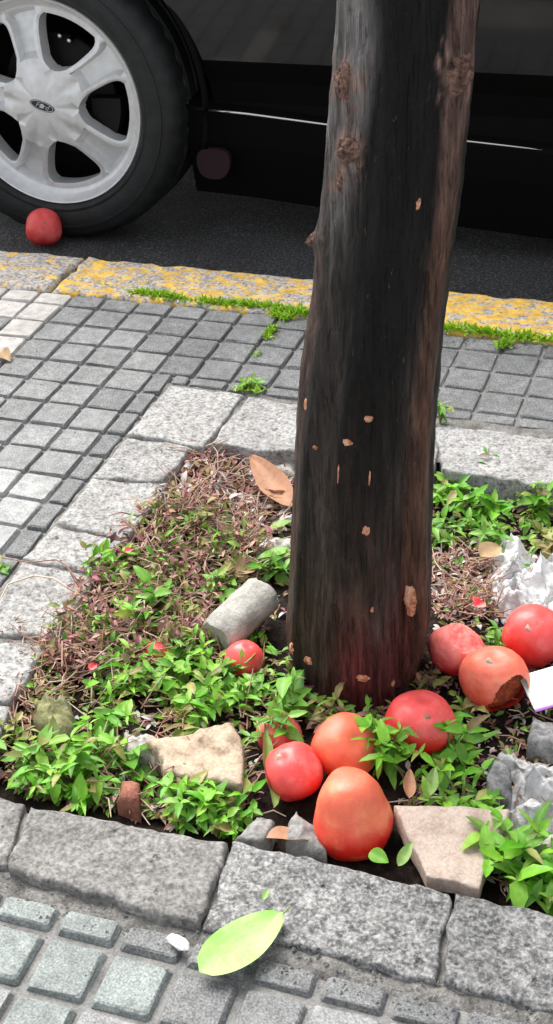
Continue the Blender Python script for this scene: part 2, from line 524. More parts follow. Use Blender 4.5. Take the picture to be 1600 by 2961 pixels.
# joint filler under the kerb joints
tag(quad('kerb_bed', -3.2, 1.6, KERB0 - .006, KERB1 - .012, -.012, M['cement']), kind='structure')

# ------------------------------------------------------------------ pavement of raised square panes
pave = tag(bpy.data.objects.new('pavement', None), 'grey pavement of small square raised panes', None, None, 'structure')
COL.objects.link(pave)
PX0, PX1, PY0, PY1 = -.868, .135, .797, 1.822            # outer edge of the tree pit border
BED = -.0075
v, f = [], []
for (x0, x1, y0, y1) in ((-60, PX0 + .06, PY0 + .07, KERB0), (PX1 - .06, 60, PY0 + .07, KERB0), (PX0 + .06, PX1 - .06, PY1 - .07, KERB0), (-60, 60, -60, PY0 + .07)):
    b = len(v)
    v += [(x0, y0, BED), (x1, y0, BED), (x1, y1, BED), (x0, y1, BED)]
    f.append((b, b + 1, b + 2, b + 3))
link('mortar_bed', mesh_of('mortar_bed', v, f, M['mortar']), pave)

def pane_geo(wx, wy, h, sd, gap=.0042, bev=.0028):
    """a raised pane, centre at 0: ring at the bed, ring below the arris, top ring; chipped corners"""
    r = random.Random(sd)
    v, f = [], []
    hx, hy = wx / 2 - gap / 2, wy / 2 - gap / 2
    for ins, z, cr in ((0, 0, .0025), (bev * .6, h * .8, .003), (bev, h, .0035)):
        x, y = hx - ins, hy - ins
        cr = min(cr, .4 * x, .4 * y)
        for sx, sy, o in ((1, -1, 0), (1, 1, 1), (-1, 1, 0), (-1, -1, 1)):
            p = [(sx * x, sy * (y - cr)), (sx * (x - cr), sy * y)]
            if o == 0 and (sx, sy) == (1, -1): p = p[::-1]
            if (sx, sy) == (-1, 1): p = p[::-1]
            for a, b in p:
                j = .0011 if z else .0004
                v.append((a + r.uniform(-j, j), b + r.uniform(-j, j), z + (r.uniform(-.0006, .0006) if z == h else 0)))
    for L in range(2):
        for i in range(8):
            f.append((L * 8 + i, L * 8 + (i + 1) % 8, L * 8 + 8 + (i + 1) % 8, L * 8 + 8 + i))
    f.append(tuple(range(16, 24)))
    return v, f
cache = {}
def pane_mesh(wx, wy, h, mat):
    full = wx > U - .001 and wy > U - .001
    key = (round(wx, 3), round(wy, 3), round(h, 4), mat, rnd.randrange(5), h > .007)
    if key not in cache:
        v, f = pane_geo(wx, wy, h, rnd.randrange(9999), .0075 if h > .007 else .0042, .0042 if h > .007 else .0028)
        cache[key] = mesh_of('paving_tile', v, f, M[mat])
    return cache[key]
def in_view(p, mar=30):
    q = RC @ (Vector(p) - Vector((0, 0, CAM_H)))
    if q.z < .05: return False
    k = 1392.0 / 1600.0
    x, y = (800 + FOC * q.x / q.z) * k, (1480.5 + FOC * q.y / q.z) * k
    return -mar < x < 1392 + mar and -mar < y < 2576 + mar
gv, gf = [], []
GX, GY = -17.601 * U, 30.812 * U
HX, HY = -8.276 * U, 11.444 * U
def lay(gx, gy, xr, yr):
    i0, i1 = math.floor((xr[0] - gx) / U), math.ceil((xr[1] - gx) / U)
    j0, j1 = math.floor((yr[0] - gy) / U), math.ceil((yr[1] - gy) / U)
    for j in range(j0, j1):
        for i in range(i0, i1):
            a, b = max(gx + i * U, xr[0]), min(gx + (i + 1) * U, xr[1])
            c, d = max(gy + j * U, yr[0]), min(gy + (j + 1) * U, yr[1])
            if b - a < .014 or d - c < .014: continue
            x, y = (a + b) / 2, (c + d) / 2
            near = y < PY0 + .001
            if near:
                mat = 'tile_green' if x < -.45 + .05 * N(x, y, 0, 9) else 'tile_dark'
                h = .0072
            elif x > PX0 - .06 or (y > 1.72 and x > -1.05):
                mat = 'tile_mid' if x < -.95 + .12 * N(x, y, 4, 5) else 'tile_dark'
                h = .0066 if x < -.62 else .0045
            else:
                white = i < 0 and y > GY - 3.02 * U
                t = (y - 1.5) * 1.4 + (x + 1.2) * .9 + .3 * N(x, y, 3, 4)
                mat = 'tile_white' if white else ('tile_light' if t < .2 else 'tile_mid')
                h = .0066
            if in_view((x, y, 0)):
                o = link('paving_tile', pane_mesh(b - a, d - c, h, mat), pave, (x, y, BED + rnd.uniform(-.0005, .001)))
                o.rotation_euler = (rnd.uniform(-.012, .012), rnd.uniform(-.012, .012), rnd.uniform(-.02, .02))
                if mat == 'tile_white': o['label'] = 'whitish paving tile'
            else:
                vv, ff = pane_geo(b - a, d - c, h, rnd.randrange(9999))
                n0 = len(gv)
                gv.extend((p[0] + x, p[1] + y, p[2] + BED) for p in vv)
                gf.extend(tuple(n0 + q for q in g) for g in ff)
ROW = 27.812 * U
lay(GX, GY, (-2.6, 1.4), (ROW, KERB0 - .003))
lay(GX, GY, (-2.6, PX0 - .003), (PY0, ROW))
lay(GX, GY, (PX0 - .003, 1.4), (PY1 + .002, ROW))
lay(GX, GY, (PX1 + .004, 1.4), (PY0, PY1))
lay(HX, HY, (-2.2, 1.2), (-.3, PY0 + .002))
o = link('paving_tiles_beyond', mesh_of('paving_tiles_beyond', gv, gf, M['tile_mid']), pave)
o['kind'] = 'stuff'

# ------------------------------------------------------------------ tree pit: border stones and soil
border = tag(bpy.data.objects.new('tree_pit_border', None), 'rough granite stones framing the square tree pit', None, None, 'structure')
COL.objects.link(border)
TOPZ = .004
def edging(D, mat, top=TOPZ, **kw):
    q = [at(x, y, top) for x, y in D]
    me, c = stone_mesh('edging_stone', q, top, .13, M[mat], seed=rnd.uniform(0, 50), **kw)
    return link('edging_stone', me, border, c)
# corners: left-near, right-near, right-far, left-far
edging([(322, 1092), (512, 1122), (614, 992), (428, 966)], 'granite_pale', .002, nu=12, nv=14, rough=.003)
edging([(236, 1197), (410, 1212), (484, 1124), (318, 1099)], 'granite_pale', .002, nu=12, nv=12, rough=.002)
edging([(142, 1312), (312, 1356), (428, 1216), (230, 1204)], 'granite_pale', .002, nu=12, nv=14, rough=.002)
edging([(60, 1405), (246, 1440), (306, 1362), (136, 1319)], 'granite_pale', .002, nu=12, nv=12, rough=.002)
edging([(-52, 1594), (170, 1604), (240, 1449), (54, 1412)], 'granite_pale', .002, nu=12, nv=16, rough=.002)
edging([(-118, 1748), (28, 1762), (118, 1618), (-52, 1612)], 'granite_pale', .002, nu=12, nv=12, rough=.002)
edging([(-260, 1972), (-30, 1960), (22, 1770), (-124, 1757)], 'granite_pale', .002, nu=12, nv=14, rough=.002)
edging([(-250, 2150), (14, 2180), (62, 2018), (-190, 1978)], 'granite_flat', .006, nu=16, nv=12, rough=.006)
edging([(14, 2180), (500, 2324), (577, 2113), (72, 2022)], 'granite_flat', .012, nu=34, nv=16, rough=.002, rnd_e=.006, wob=.006)
edging([(512, 2330), (1106, 2464), (1134, 2245), (582, 2116)], 'granite_grey', .006, nu=34, nv=16, rough=.003, wob=.005)
edging([(1112, 2474), (1640, 2600), (1640, 2350), (1142, 2246)], 'granite_grey', .006, nu=34, nv=16, rough=.003, wob=.006)
edging([(526, 1114), (1096, 1178), (1088, 1062), (620, 998)], 'granite_pale', .002, nu=22, nv=10, rough=.003, wob=.008)
edging([(1108, 1180), (1560, 1242), (1560, 1124), (1098, 1064)], 'granite_pale', .002, nu=26, nv=10, rough=.005, wob=.01)
for y0, y1 in ((.93, 1.16), (1.165, 1.44), (1.446, 1.69)):      # right side of the pit, just outside the picture
    me, c = stone_mesh('edging_stone', [(.004, y0), (.128, y0), (.128, y1), (.004, y1)], .004, .13, M['granite_pale'], 12, 16, seed=y0)
    link('edging_stone', me, border, c)
# cement haunch between the border stones and the pavement
v, f = [], []
def strip(x0, x1, y0, y1, nx, ny, z):
    b = len(v)
    for j in range(ny + 1):
        for i in range(nx + 1):
            x, y = x0 + (x1 - x0) * i / nx, y0 + (y1 - y0) * j / ny
            v.append((x, y, z + .0045 * fbm(x, y, 0, 30, 4) - (.009 * max(0, 1 - (y - y0) / .014) if y0 < .8 else 0)))
    for j in range(ny):
        for i in range(nx):
            a = b + j * (nx + 1) + i
            f.append((a, a + 1, a + nx + 2, a + nx + 1))
strip(-.9, .16, .785, .9, 140, 18, -.0025)
strip(-.872, -.765, .9, 1.70, 14, 100, -.004)
strip(-.872, .14, 1.70, 1.826, 100, 14, -.004)
strip(.03, .14, .9, 1.70, 12, 80, -.008)
tag(link('cement_joint', mesh_of('cement_joint', v, f, M['cement'], True)), 'rough cement filling round the border stones', None, None, 'structure')

def soil_z(x, y):
    d = math.hypot(x + .39, y - 1.24)
    return -.034 + .012 * fbm(x, y, 1, 7, 3) + .006 * fbm(x, y, 5, 34, 3) + .02 * max(0, 1 - d / .18) - .01 * max(0, (y - 1.5) / .2) + .016 * max(0, min(1, (-.66 - x) / .08))
v, f = [], []
SX, SY = 170, 170
for j in range(SY + 1):
    for i in range(SX + 1):
        x, y = -.80 + .86 * i / SX, .87 + .87 * j / SY
        v.append((x, y, soil_z(x, y)))
for j in range(SY):
    for i in range(SX):
        a = j * (SX + 1) + i
        f.append((a, a + 1, a + SX + 2, a + SX + 1))
tag(link('soil', mesh_of('soil', v, f, M['soil'], True)), 'dark crumbly soil inside the tree pit', None, None, 'structure')
def on_soil(x, y, up=0.0):               # point of the soil seen along a sight line
    z = -.035
    for _ in range(4):
        p = at(x, y, z + up)
        z = soil_z(p.x, p.y)
    return Vector((p.x, p.y, z))

# ------------------------------------------------------------------ tree
BX, BY, BZ = -.395, 1.245, -.06
AX = [(-.4, .098, -.399), (-.12, .0905, -.399), (-.075, .0835, -.398), (-.04, .0840, -.394), (.014, .0850, -.390), (.074, .0835, -.386), (.16, .0795, -.382), (.241, .0757, -.377),
      (.318, .0732, -.372), (.391, .0710, -.365), (.46, .0668, -.356), (.525, .0659, -.348), (.587, .0648, -.340), (.645, .0640, -.335), (.701, .0614, -.329), (.754, .0613, -.325), (1.2, .058, -.29), (2.2, .052, -.22), (3.4, .045, -.16)]
def axis(z):
    for (z0, r0, x0), (z1, r1, x1) in zip(AX, AX[1:]):
        if z <= z1:
            t = max(0, (z - z0) / (z1 - z0))
            return r0 + (r1 - r0) * t, x0 + (x1 - x0) * t
    return AX[-1][1], AX[-1][2]
tree = empty('tree', (BX, BY, BZ), 'dark leaning tree trunk with streaked near-black bark rising from the pit', 'tree')
CAMDIR = math.atan2(0 - BY, 0 - BX)          # azimuth from the trunk to the photographer
zs = []
z = -.2
while z < 3.4:
    zs.append(z)
    z += .0045 if z < .9 else .06
NA = 150
knots = [(.695, -1.0, .005, .03), (.63, -.74, .007, .022), (.70, .86, .004, .03), (.53, -1.5, .005, .018)]
def sst(a, b, x):
    t = max(0, min(1, (x - a) / (b - a)))
    return t * t * (3 - 2 * t)
def surf(z, th):
    r, cx = axis(z)
    a = th - CAMDIR
    a = math.atan2(math.sin(a), math.cos(a))
    low = max(0, min(1, (.42 - z) / .4))
    d = .0022 * math.sin(5 * a + 2.0 * z + .6) + .0012 * math.sin(11 * a - z * 3) + .0022 * fbm(math.cos(th) * .9, math.sin(th) * .9, z * 1.2, 3, 3)
    d += .0012 * fbm(math.cos(th) * r, math.sin(th) * r, z * .35, 110, 3)
    # a buttress on the right with a groove beside it, stronger near the ground
    d += (.004 + .006 * low) * math.exp(-((a - .98) / .16) ** 2) - (.003 + .011 * low) * math.exp(-((a - .68 - .05 * low) / .1) ** 2)
    d -= .007 * low * math.exp(-((a + .86) / .14) ** 2)
    for kz, ka, kd, kr in knots:
        q = ((z - kz) / kr) ** 2 + ((a - ka) * r / kr) ** 2
        d += kd * math.exp(-q * 1.6)
    tb = sst(.05, -.07, z)
    d -= tb * (.014 * sst(-.25, -1.25, a) + .018 * sst(.72, .95, a)) - .003 * tb
    if z < -.02:
        d += .02 * (abs(z + .02) / .1) * (.4 + .6 * math.sin(3.0 * a + 1.0)) * .4
    return Vector((cx + (r + d) * math.cos(th), BY + .015 + (r + d) * math.sin(th), z)), a
v, f, tone = [], [], []
def lerp(a, b, t):
    return tuple(p + (q - p) * t for p, q in zip(a, b))
for z in zs:
    for k_ in range(NA):
        th = 2 * PI * k_ / NA
        p, a = surf(z, th)
        v.append(p - Vector((BX, BY, BZ)))
        n1 = fbm(math.cos(th), math.sin(th), z * 2.2, 2.2, 4)
        n2 = fbm(math.cos(th), math.sin(th), z * .8, 7, 4)
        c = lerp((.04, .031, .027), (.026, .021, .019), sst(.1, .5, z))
        # colour bands by angle: grey upper left, near-black middle, brown edges
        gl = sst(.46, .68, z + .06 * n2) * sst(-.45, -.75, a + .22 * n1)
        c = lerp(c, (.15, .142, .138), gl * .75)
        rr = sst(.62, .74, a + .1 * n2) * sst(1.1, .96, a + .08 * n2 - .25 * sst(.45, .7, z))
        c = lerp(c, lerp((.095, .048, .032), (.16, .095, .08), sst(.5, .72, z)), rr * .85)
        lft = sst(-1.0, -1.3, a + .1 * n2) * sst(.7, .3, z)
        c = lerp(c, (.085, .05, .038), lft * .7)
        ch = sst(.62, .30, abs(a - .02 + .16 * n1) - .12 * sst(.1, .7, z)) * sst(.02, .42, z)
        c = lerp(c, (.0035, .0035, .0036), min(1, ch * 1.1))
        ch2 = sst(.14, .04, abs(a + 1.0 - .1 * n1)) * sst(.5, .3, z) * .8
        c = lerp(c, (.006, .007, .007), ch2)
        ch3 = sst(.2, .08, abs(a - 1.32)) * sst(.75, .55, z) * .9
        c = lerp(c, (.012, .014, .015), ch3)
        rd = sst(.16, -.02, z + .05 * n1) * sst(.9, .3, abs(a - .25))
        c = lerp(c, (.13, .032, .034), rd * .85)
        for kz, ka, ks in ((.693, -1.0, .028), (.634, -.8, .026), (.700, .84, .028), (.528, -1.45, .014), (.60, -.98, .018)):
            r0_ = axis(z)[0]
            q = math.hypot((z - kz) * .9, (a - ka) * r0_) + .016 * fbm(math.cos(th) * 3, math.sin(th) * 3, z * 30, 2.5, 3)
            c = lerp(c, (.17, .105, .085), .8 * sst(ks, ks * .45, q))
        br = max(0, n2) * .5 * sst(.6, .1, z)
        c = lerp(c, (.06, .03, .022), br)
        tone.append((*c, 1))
nr = len(zs)
for i in range(nr - 1):
    for k_ in range(NA):
        k2 = (k_ + 1) % NA
        f.append((i * NA + k_, i * NA + k2, (i + 1) * NA + k2, (i + 1) * NA + k_))
f.append(tuple((nr - 1) * NA + k_ for k_ in range(NA)))
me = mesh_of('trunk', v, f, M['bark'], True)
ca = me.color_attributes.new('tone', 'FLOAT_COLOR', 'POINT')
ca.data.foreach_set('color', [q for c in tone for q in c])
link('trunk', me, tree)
def blob(name, z, a, su, sv, h, mat, seed, nu=14, nv=14, lump=.5):
    """a lump grown on the bark at height z and angle a from the photographer"""
    v, f = [], []
    r, _ = axis(z)
    for j in range(nv + 1):
        for i in range(nu + 1):
            s, t = 2 * i / nu - 1, 2 * j / nv - 1
            k_ = max(abs(s), abs(t)); L = math.hypot(s, t) or 1
            s, t = s / L * k_, t / L * k_
            q = 1 + .45 * fbm(s, t, seed, 1.6, 3)
            p, _ = surf(z + t * sv * q, CAMDIR + a + s * su * q / r)
            _, cx = axis(z)
            nrm = Vector((p.x - cx, p.y - BY - .015, 0)).normalized()
            d = h * (math.sqrt(max(0, 1 - k_ * k_)) - .25) * (1 + lump * fbm(s, t, seed, 3, 3))
            v.append(p + nrm * d - Vector((BX, BY, BZ)))
    for j in range(nv):
        for i in range(nu):
            b = j * (nu + 1) + i
            f.append((b, b + 1, b + nu + 2, b + nu + 1))
    return link(name, mesh_of(name, v, f, mat, True), tree)
for i, (z, a, su, sv, h) in enumerate([(.693, -1.0, .013, .016, .0022), (.634, -.8, .014, .012, .0026), (.700, .84, .013, .016, .002), (.528, -1.5, .006, .008, .006), (.60, -.95, .005, .01, .0012)]):
    blob('knot', z, a, su, sv, h, M['knot'], i * 3.1, 20, 20, 1.6)
for i, (x, y, su, sv, h) in enumerate([(927, 1047, .005, .0045, .003), (921, 1330, .0045, .0065, .0025), (772, 1016, .003, .008, .002), (1040, 1515, .0045, .022, .003), (766, 1668, .008, .006, .004), (912, 1700, .008, .005, .002),
        (877, 1110, .006, .004, .0015), (1050, 512, .003, .006, .002), (795, 1125, .003, .003, .002), (735, 1630, .005, .009, .003), (935, 1530, .002, .004, .0015), (990, 1720, .003, .006, .0015),
        (850, 1195, .0012, .012, .0008), (930, 1200, .001, .010, .0008)]):
    d = ray(x, y)
    best = None
    for q in range(200):                          # where that sight line first meets the bark
        t = .9 + q * .006
        p = d * t + Vector((0, 0, CAM_H))
        r, cx = axis(p.z)
        e = math.hypot(p.x - cx, p.y - BY - .015) - r
        if e < .001:
            best = p; break
    if best is None: continue
    _, cx = axis(best.z)
    blob('bark_scar', best.z, math.atan2(best.y - BY - .015, best.x - cx) - CAMDIR, su, sv, h, M['scar'], 7 + i * 1.7, 8, 8, .8)

# ------------------------------------------------------------------ parked car
WX, WY, WZ = -1.429, 2.55, .199
car = empty('parked_car', (WX, WY + .1, ROAD_Z), 'black parked car with silver five spoke wheel beyond the kerb', 'car')
C0 = Vector((WX, WY + .1, ROAD_Z))
def part(name, v, f, mat, smooth=True, parent=None, off=None):
    off = C0 if off is None else off
    me = mesh_of(name, [Vector(p) - off for p in v], f, mat, smooth)
    return link(name, me, parent or car)
# body shell, lofted along its length
prof = [(2.80, .145), (2.66, .145), (2.63, .148), (2.612, .16), (2.612, .185), (2.612, .205), (2.598, .25), (2.566, .30), (2.560, .36), (2.549, .46), (2.538, .57), (2.532, .66), (2.54, .78), (2.565, .90), (2.59, .955)]
def section(x):
    e = max(0, (-1.95 - x) / .75)                # front end tucks in
    e2 = max(0, (x - 1.75) / .7)
    k_ = max(e, e2)
    tuck = .35 * k_ ** 2
    low = .25 * k_ ** 2.2
    mid_y = 3.36
    out = []
    for y, z in prof:
        out.append((x, y + tuck, z * (1 - .16 * min(1, k_) ** 2 * (z > .5)) + (low if z < .3 else 0) - (.035 * (x + 1.1) * .9 if z < .26 and -1.2 < x < 1.4 else 0) * .0))
    zt = out[-1][2]
    out.append((x, 3.36, zt + .03))
    for y, z in [(a[1], a[2]) for a in out[:-1][::-1]]:
        out.append((x, 2 * mid_y - y, z))
    return out
xs = [-2.7, -2.55, -2.35, -2.1, -1.95] + [-1.85 + .1 * i for i in range(37)] + [1.95, 2.15, 2.35, 2.45]
v, f = [], []
for x in xs: v += section(x)
n = len(section(0))
for i in range(len(xs) - 1):
    for k_ in range(n):
        k2 = (k_ + 1) % n
        f.append((i * n + k_, (i + 1) * n + k_, (i + 1) * n + k2, i * n + k2))
f.append(tuple(range(n))); f.append(tuple((len(xs) - 1) * n + k_ for k_ in range(n))[::-1])
body_me = mesh_of('body', [Vector(p) - C0 for p in v], f, [M['paint'], M['black_plastic']], True, [1 if max(v[q][2] for q in g) < .305 else 0 for g in f])  # low faces go matte black to keep the kerb's reflection out
body = link('body', body_me, car)
bm_ = bmesh.new(); bm_.from_mesh(body_me); bmesh.ops.recalc_face_normals(bm_, faces=bm_.faces); bm_.to_mesh(body_me); bm_.free()
WX2 = WX + 2.5
for wx in (WX, WX2):                              # cut the wheel wells, near and far side
    for y0, y1 in ((2.3, 2.83), (3.89, 4.5)):
        cv, cf = [], []
        for y in (y0, y1):
            for k_ in range(72):
                t = 2 * PI * k_ / 72
                cv.append(Vector((wx + .352 * math.cos(t), y, WZ + .01 + .352 * math.sin(t))) - C0)
        for k_ in range(72):
            k2 = (k_ + 1) % 72
            cf.append((k_, k2, 72 + k2, 72 + k_))
        cf += [tuple(range(72))[::-1], tuple(range(72, 144))]
        cme = mesh_of('cutter', cv, cf, M['black_plastic'])
        b2 = bmesh.new(); b2.from_mesh(cme); bmesh.ops.recalc_face_normals(b2, faces=b2.faces); b2.to_mesh(cme); b2.free()
        cut = link('cutter', cme, car)
        md = body.modifiers.new('cut', 'BOOLEAN')
        md.operation = 'DIFFERENCE'; md.object = cut; md.solver = 'EXACT'
        bpy.context.view_layer.update()
        dg = bpy.context.evaluated_depsgraph_get()
        new = bpy.data.meshes.new_from_object(body.evaluated_get(dg))
        body.modifiers.clear()
        body.data = new
        bpy.data.objects.remove(cut)
body.data.name = 'body'
crisp(body.data, 9)
# cabin, windows
def box_loft(name, secs, mat, smooth=False, parent=None):
    v, f = [], []
    for s in secs: v += s
    n = len(secs[0])
    for i in range(len(secs) - 1):
        for k_ in range(n):
            k2 = (k_ + 1) % n
            f.append((i * n + k_, i * n + k2, (i + 1) * n + k2, (i + 1) * n + k_))
    f += [tuple(range(n))[::-1], tuple((len(secs) - 1) * n + k_ for k_ in range(n))]
    return part(name, v, f, mat, smooth, parent)
box_loft('cabin', [[(-1.15, 2.62, .93), (1.9, 2.62, .93), (1.9, 4.10, .93), (-1.15, 4.10, .93)], [(-.35, 2.80, 1.36), (1.45, 2.80, 1.36), (1.45, 3.92, 1.36), (-.35, 3.92, 1.36)], [(-.2, 2.9, 1.4), (1.3, 2.9, 1.4), (1.3, 3.82, 1.4), (-.2, 3.82, 1.4)]], M['paint'])
for x0, x1, t0, t1 in ((-.82, .18, -.28, .2), (.26, 1.3, .28, 1.1)):
    box_loft('side_window', [[(x0, 2.628, .965), (x1, 2.628, .965), (t1, 2.784, 1.335), (t0, 2.784, 1.335)], [(x0, 2.612, .965), (x1, 2.612, .965), (t1, 2.768, 1.335), (t0, 2.768, 1.335)]], M['glass'])
# bright trim strip along the sill, with slope as it runs away under the door
v, f = [], []
pts = [(-1.108, 2.592, .193), (-1.0, 2.594, .188), (-.84, 2.596, .1755), (-.6, 2.597, .161), (-.389, 2.599, .149), (.1, 2.60, .125), (.6, 2.602, .12)]
tube(v, f, pts, [.0036, .0034, .003, .0025, .0022, .002, .002], 10)
part('trim_strip', v, f, M['chrome'])
# sill skirt that carries the strip
secs = []
for x, y, z in [(-1.14, 2.6, .194), (-1.03, 2.594, .1895), (-.99, 2.594, .1875), (-.94, 2.595, .1835)] + pts[2:] + [(.68, 2.602, .12)]:
    dp = .19
    secs.append([(x, 2.597, z + .004), (x, 2.596, z - .006), (x, 2.604, z - .07), (x, 2.63, z - dp), (x, 2.72, z - dp - .005), (x, 2.72, z + .02), (x, 2.618, z + .012)])
box_loft('sill_skirt', secs, M['black_plastic'])
# rounded dull stand-in for an unexplained reddish shape below the sill
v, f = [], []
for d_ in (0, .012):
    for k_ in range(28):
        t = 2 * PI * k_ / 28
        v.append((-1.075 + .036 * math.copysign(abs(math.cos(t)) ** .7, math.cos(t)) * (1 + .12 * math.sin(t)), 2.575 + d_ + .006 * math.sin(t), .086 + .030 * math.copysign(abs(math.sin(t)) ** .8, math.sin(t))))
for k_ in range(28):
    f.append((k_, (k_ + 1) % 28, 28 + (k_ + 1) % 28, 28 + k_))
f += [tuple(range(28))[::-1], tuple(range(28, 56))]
part('reddish_stand_in', v, f, M['dull_red'], False)
# wheel arch lips
for wx in (WX, WX2):
    v, f = [], []
    arc = [(wx + .354 * math.cos(t), 2.562, WZ + .01 + .354 * math.sin(t)) for t in [math.radians(-14 + 208 * i / 60) for i in range(61)]]
    tube(v, f, arc, .007, 8)
    part('wheel_arch_lip', v, f, M['black_plastic'])

# wheels: alloy face is the part; tyre, disc, emblem are its pieces
def make_wheel(wx, wy, flip=1):
    w0 = Vector((wx, wy, WZ))
    sp0 = math.radians(31)
    v, f = [], []
    rows = [.0, .02, .04, .058, .068, .078, .086, .094, .104, .118, .134, .15, .160, .167, .173, .179, .184, .190]
    def hw(r):                                    # half width of a spoke, in metres
        base = .0275 + .011 * (r - .08) / .11
        base += .018 * math.exp(-((r - .078) / .010)) if r >= .078 else 0
        base += .016 * math.exp(-((.179 - r) / .009)) if r <= .179 else .016
        return base
    def depth(r, s, k_):                          # s: 0 spoke middle .. 1 spoke edge .. 2 window middle
        d = .014 - .042 * (r / .2) ** 1.7           # dished face
        ss = min(s, 1.0)
        ch = sst(.094, .102, r) * (1 - sst(.179, .188, r))
        d += -.022 * ch * (1 - sst(.57, .69, ss))
        d -= .004 * sst(.86, 1.0, ss) * ch
        if r < .1 and s < 1.01:                   # small wedge where the spoke meets the hub
            d -= .006 * sst(.045, .085, r) * (1 - sst(.0, .45, ss))
        if s > 1 and r < .08:
            d -= .004 * sst(.03, .07, r) * (s - 1)
        return d
    cols = [0, .2, .4, .56, .60, .66, .70, .8, .9, .95, 1.0, 1.25, 1.5, 1.75, 2.0]
    idx = {}
    def vid(i, sec, c, sgn):
        r = rows[i]
        key = (i, sec, c, sgn) if (c not in (0, len(cols) - 1)) else ((i, sec, 0, 0) if c == 0 else (i, (sec if sgn > 0 else (sec - 1) % 5), c, 9))
        if i == 0: key = (0,)
        if key in idx: return idx[key]
        s = cols[c]
        half = math.radians(36)
        ws = min(hw(max(r, .05)) / max(r, .05), half * .92) if r > 0 else .1
        a = s * ws if s <= 1 else ws + (s - 1) * (half - ws)
        th = sp0 + sec * 2 * PI / 5 + sgn * a
        idx[key] = len(v)
        v.append(Vector((r * math.cos(th), -depth(r, s, 0), r * math.sin(th))))
        return idx[key]
    iw = cols.index(1.0)
    i1, i2 = rows.index(.078), rows.index(.179)
    for sec in range(5):
        for sgn in (1, -1):
            for i in range(len(rows) - 1):
                for c in range(len(cols) - 1):
                    if c >= iw and i1 <= i < i2: continue
                    q = [vid(i, sec, c, sgn), vid(i + 1, sec, c, sgn), vid(i + 1, sec, c + 1, sgn), vid(i, sec, c + 1, sgn)]
                    q = list(dict.fromkeys(q))
                    if len(q) > 2: f.append(tuple(q if sgn < 0 else q[::-1]))
            # window walls going inwards
            path = [vid(i1, sec, c, sgn) for c in range(len(cols) - 1, iw, -1)] + [vid(i, sec, iw, sgn) for i in range(i1, i2 + 1)] + [vid(i2, sec, c, sgn) for c in range(iw + 1, len(cols))]
            b = len(v)
            for p in path:
                q = v[p]
                rr = math.hypot(q.x, q.z)
                v.append(Vector((q.x, q.y + (.034 if rr < .18 else .02), q.z)))
            for i in range(len(path) - 1):
                f.append((path[i], path[i + 1], b + i + 1, b + i))
    # lip and barrel
    lv, lf = lathe([(.190, -.0245), (.195, -.0235), (.200, -.019), (.206, -.008), (.2085, -.004), (.2105, .0005), (.2135, .0015), (.2155, -.0015), (.216, -.008), (.214, -.016)], 96)
    b = len(v); v += [Vector(p) for p in lv]; f += [tuple(b + q for q in g) for g in lf]
    me = mesh_of('wheel', v, f, M['alloy'], True)
    bb = bmesh.new(); bb.from_mesh(me); bmesh.ops.recalc_face_normals(bb, faces=bb.faces); bb.to_mesh(me); bb.free()
    crisp(me, 32)
    wh = link('wheel', me, car, w0 - C0)
    if flip < 0: wh.rotation_euler = (0, 0, PI)
    bv, bf = lathe([(.2, -.03), (.196, -.04), (.19, -.09), (.2, -.17), (.02, -.172)], 72)
    link('rim_barrel', mesh_of('rim_barrel', bv, bf, M['iron'], True), wh)
    tp = [(.2145, -.012), (.2165, .001), (.222, .0075), (.224, .0105), (.228, .0108), (.230, .0098), (.240, .0125), (.252, .0135), (.2600, .0125), (.2605, .0142), (.2655, .0138), (.266, .0115), (.276, .0078), (.283, .005), (.291, -.004), (.2965, -.014), (.299, -.026), (.300, -.05)]
    tread = []
    for g_ in (-.06, -.1, -.14):
        tread += [(.300, g_ + .008), (.292, g_ + .006), (.292, g_ - .002), (.300, g_ - .004)]
    tp += tread + [(.298, -.175), (.285, -.195), (.22, -.2)]
    tv, tf = lathe(tp, 120)
    tv = [Vector(p) for p in tv]
    for i, p in enumerate(tv):                    # shoulder blocks and the flat where it stands
        row, k_ = divmod(i, 120)
        if 14 <= row <= 17 and k_ % 3 == 0:
            s_ = .985
            p.x *= s_; p.z *= s_
        if p.z < -.296: p.z = -.296 - (abs(p.z) - .296) * .5
    ty = link('tyre', crisp(mesh_of('tyre', tv, tf, M['rubber'], True), 40), wh)
    for rr in (.2275, .262):                      # raised rings moulded on the sidewall
        pass
    dv, df = lathe([(.0, -.06), (.05, -.058), (.06, -.06), (.07, -.072), (.125, -.072), (.128, -.08), (.125, -.09)], 64)
    link('brake_disc', mesh_of('brake_disc', dv, df, M['iron'], True), wh)
    v2, f2 = [], []
    for (ra, rb, a0, a1, d0) in ((.085, .15, -40, 2, -.045),):
        n_ = 10
        for i in range(n_ + 1):
            t = math.radians(a0 + (a1 - a0) * i / n_)
            for r_, d_ in ((ra, d0 - .03), (ra, d0), (rb, d0), (rb, d0 - .03)):
                v2.append((r_ * math.cos(t), -d_, r_ * math.sin(t)))
        for i in range(n_):
            for q in range(4):
                f2.append((i * 4 + q, i * 4 + (q + 1) % 4, i * 4 + 4 + (q + 1) % 4, i * 4 + 4 + q))
        f2 += [(0, 1, 2, 3), (n_ * 4, n_ * 4 + 1, n_ * 4 + 2, n_ * 4 + 3)]
    link('brake_caliper', mesh_of('brake_caliper', v2, f2, M['iron']), wh)
    for (px, pz) in ((-.012, .128), (.028, .126), (.048, .117)):   # bright bolt heads behind the upper window
        bv2, bf2 = lathe([(.0, .004), (.004, .0035), (.0055, 0), (.0055, -.02)], 10)
        link('bolt', mesh_of('bolt', bv2, bf2, M['chrome'], True), wh, (px, .05, pz))
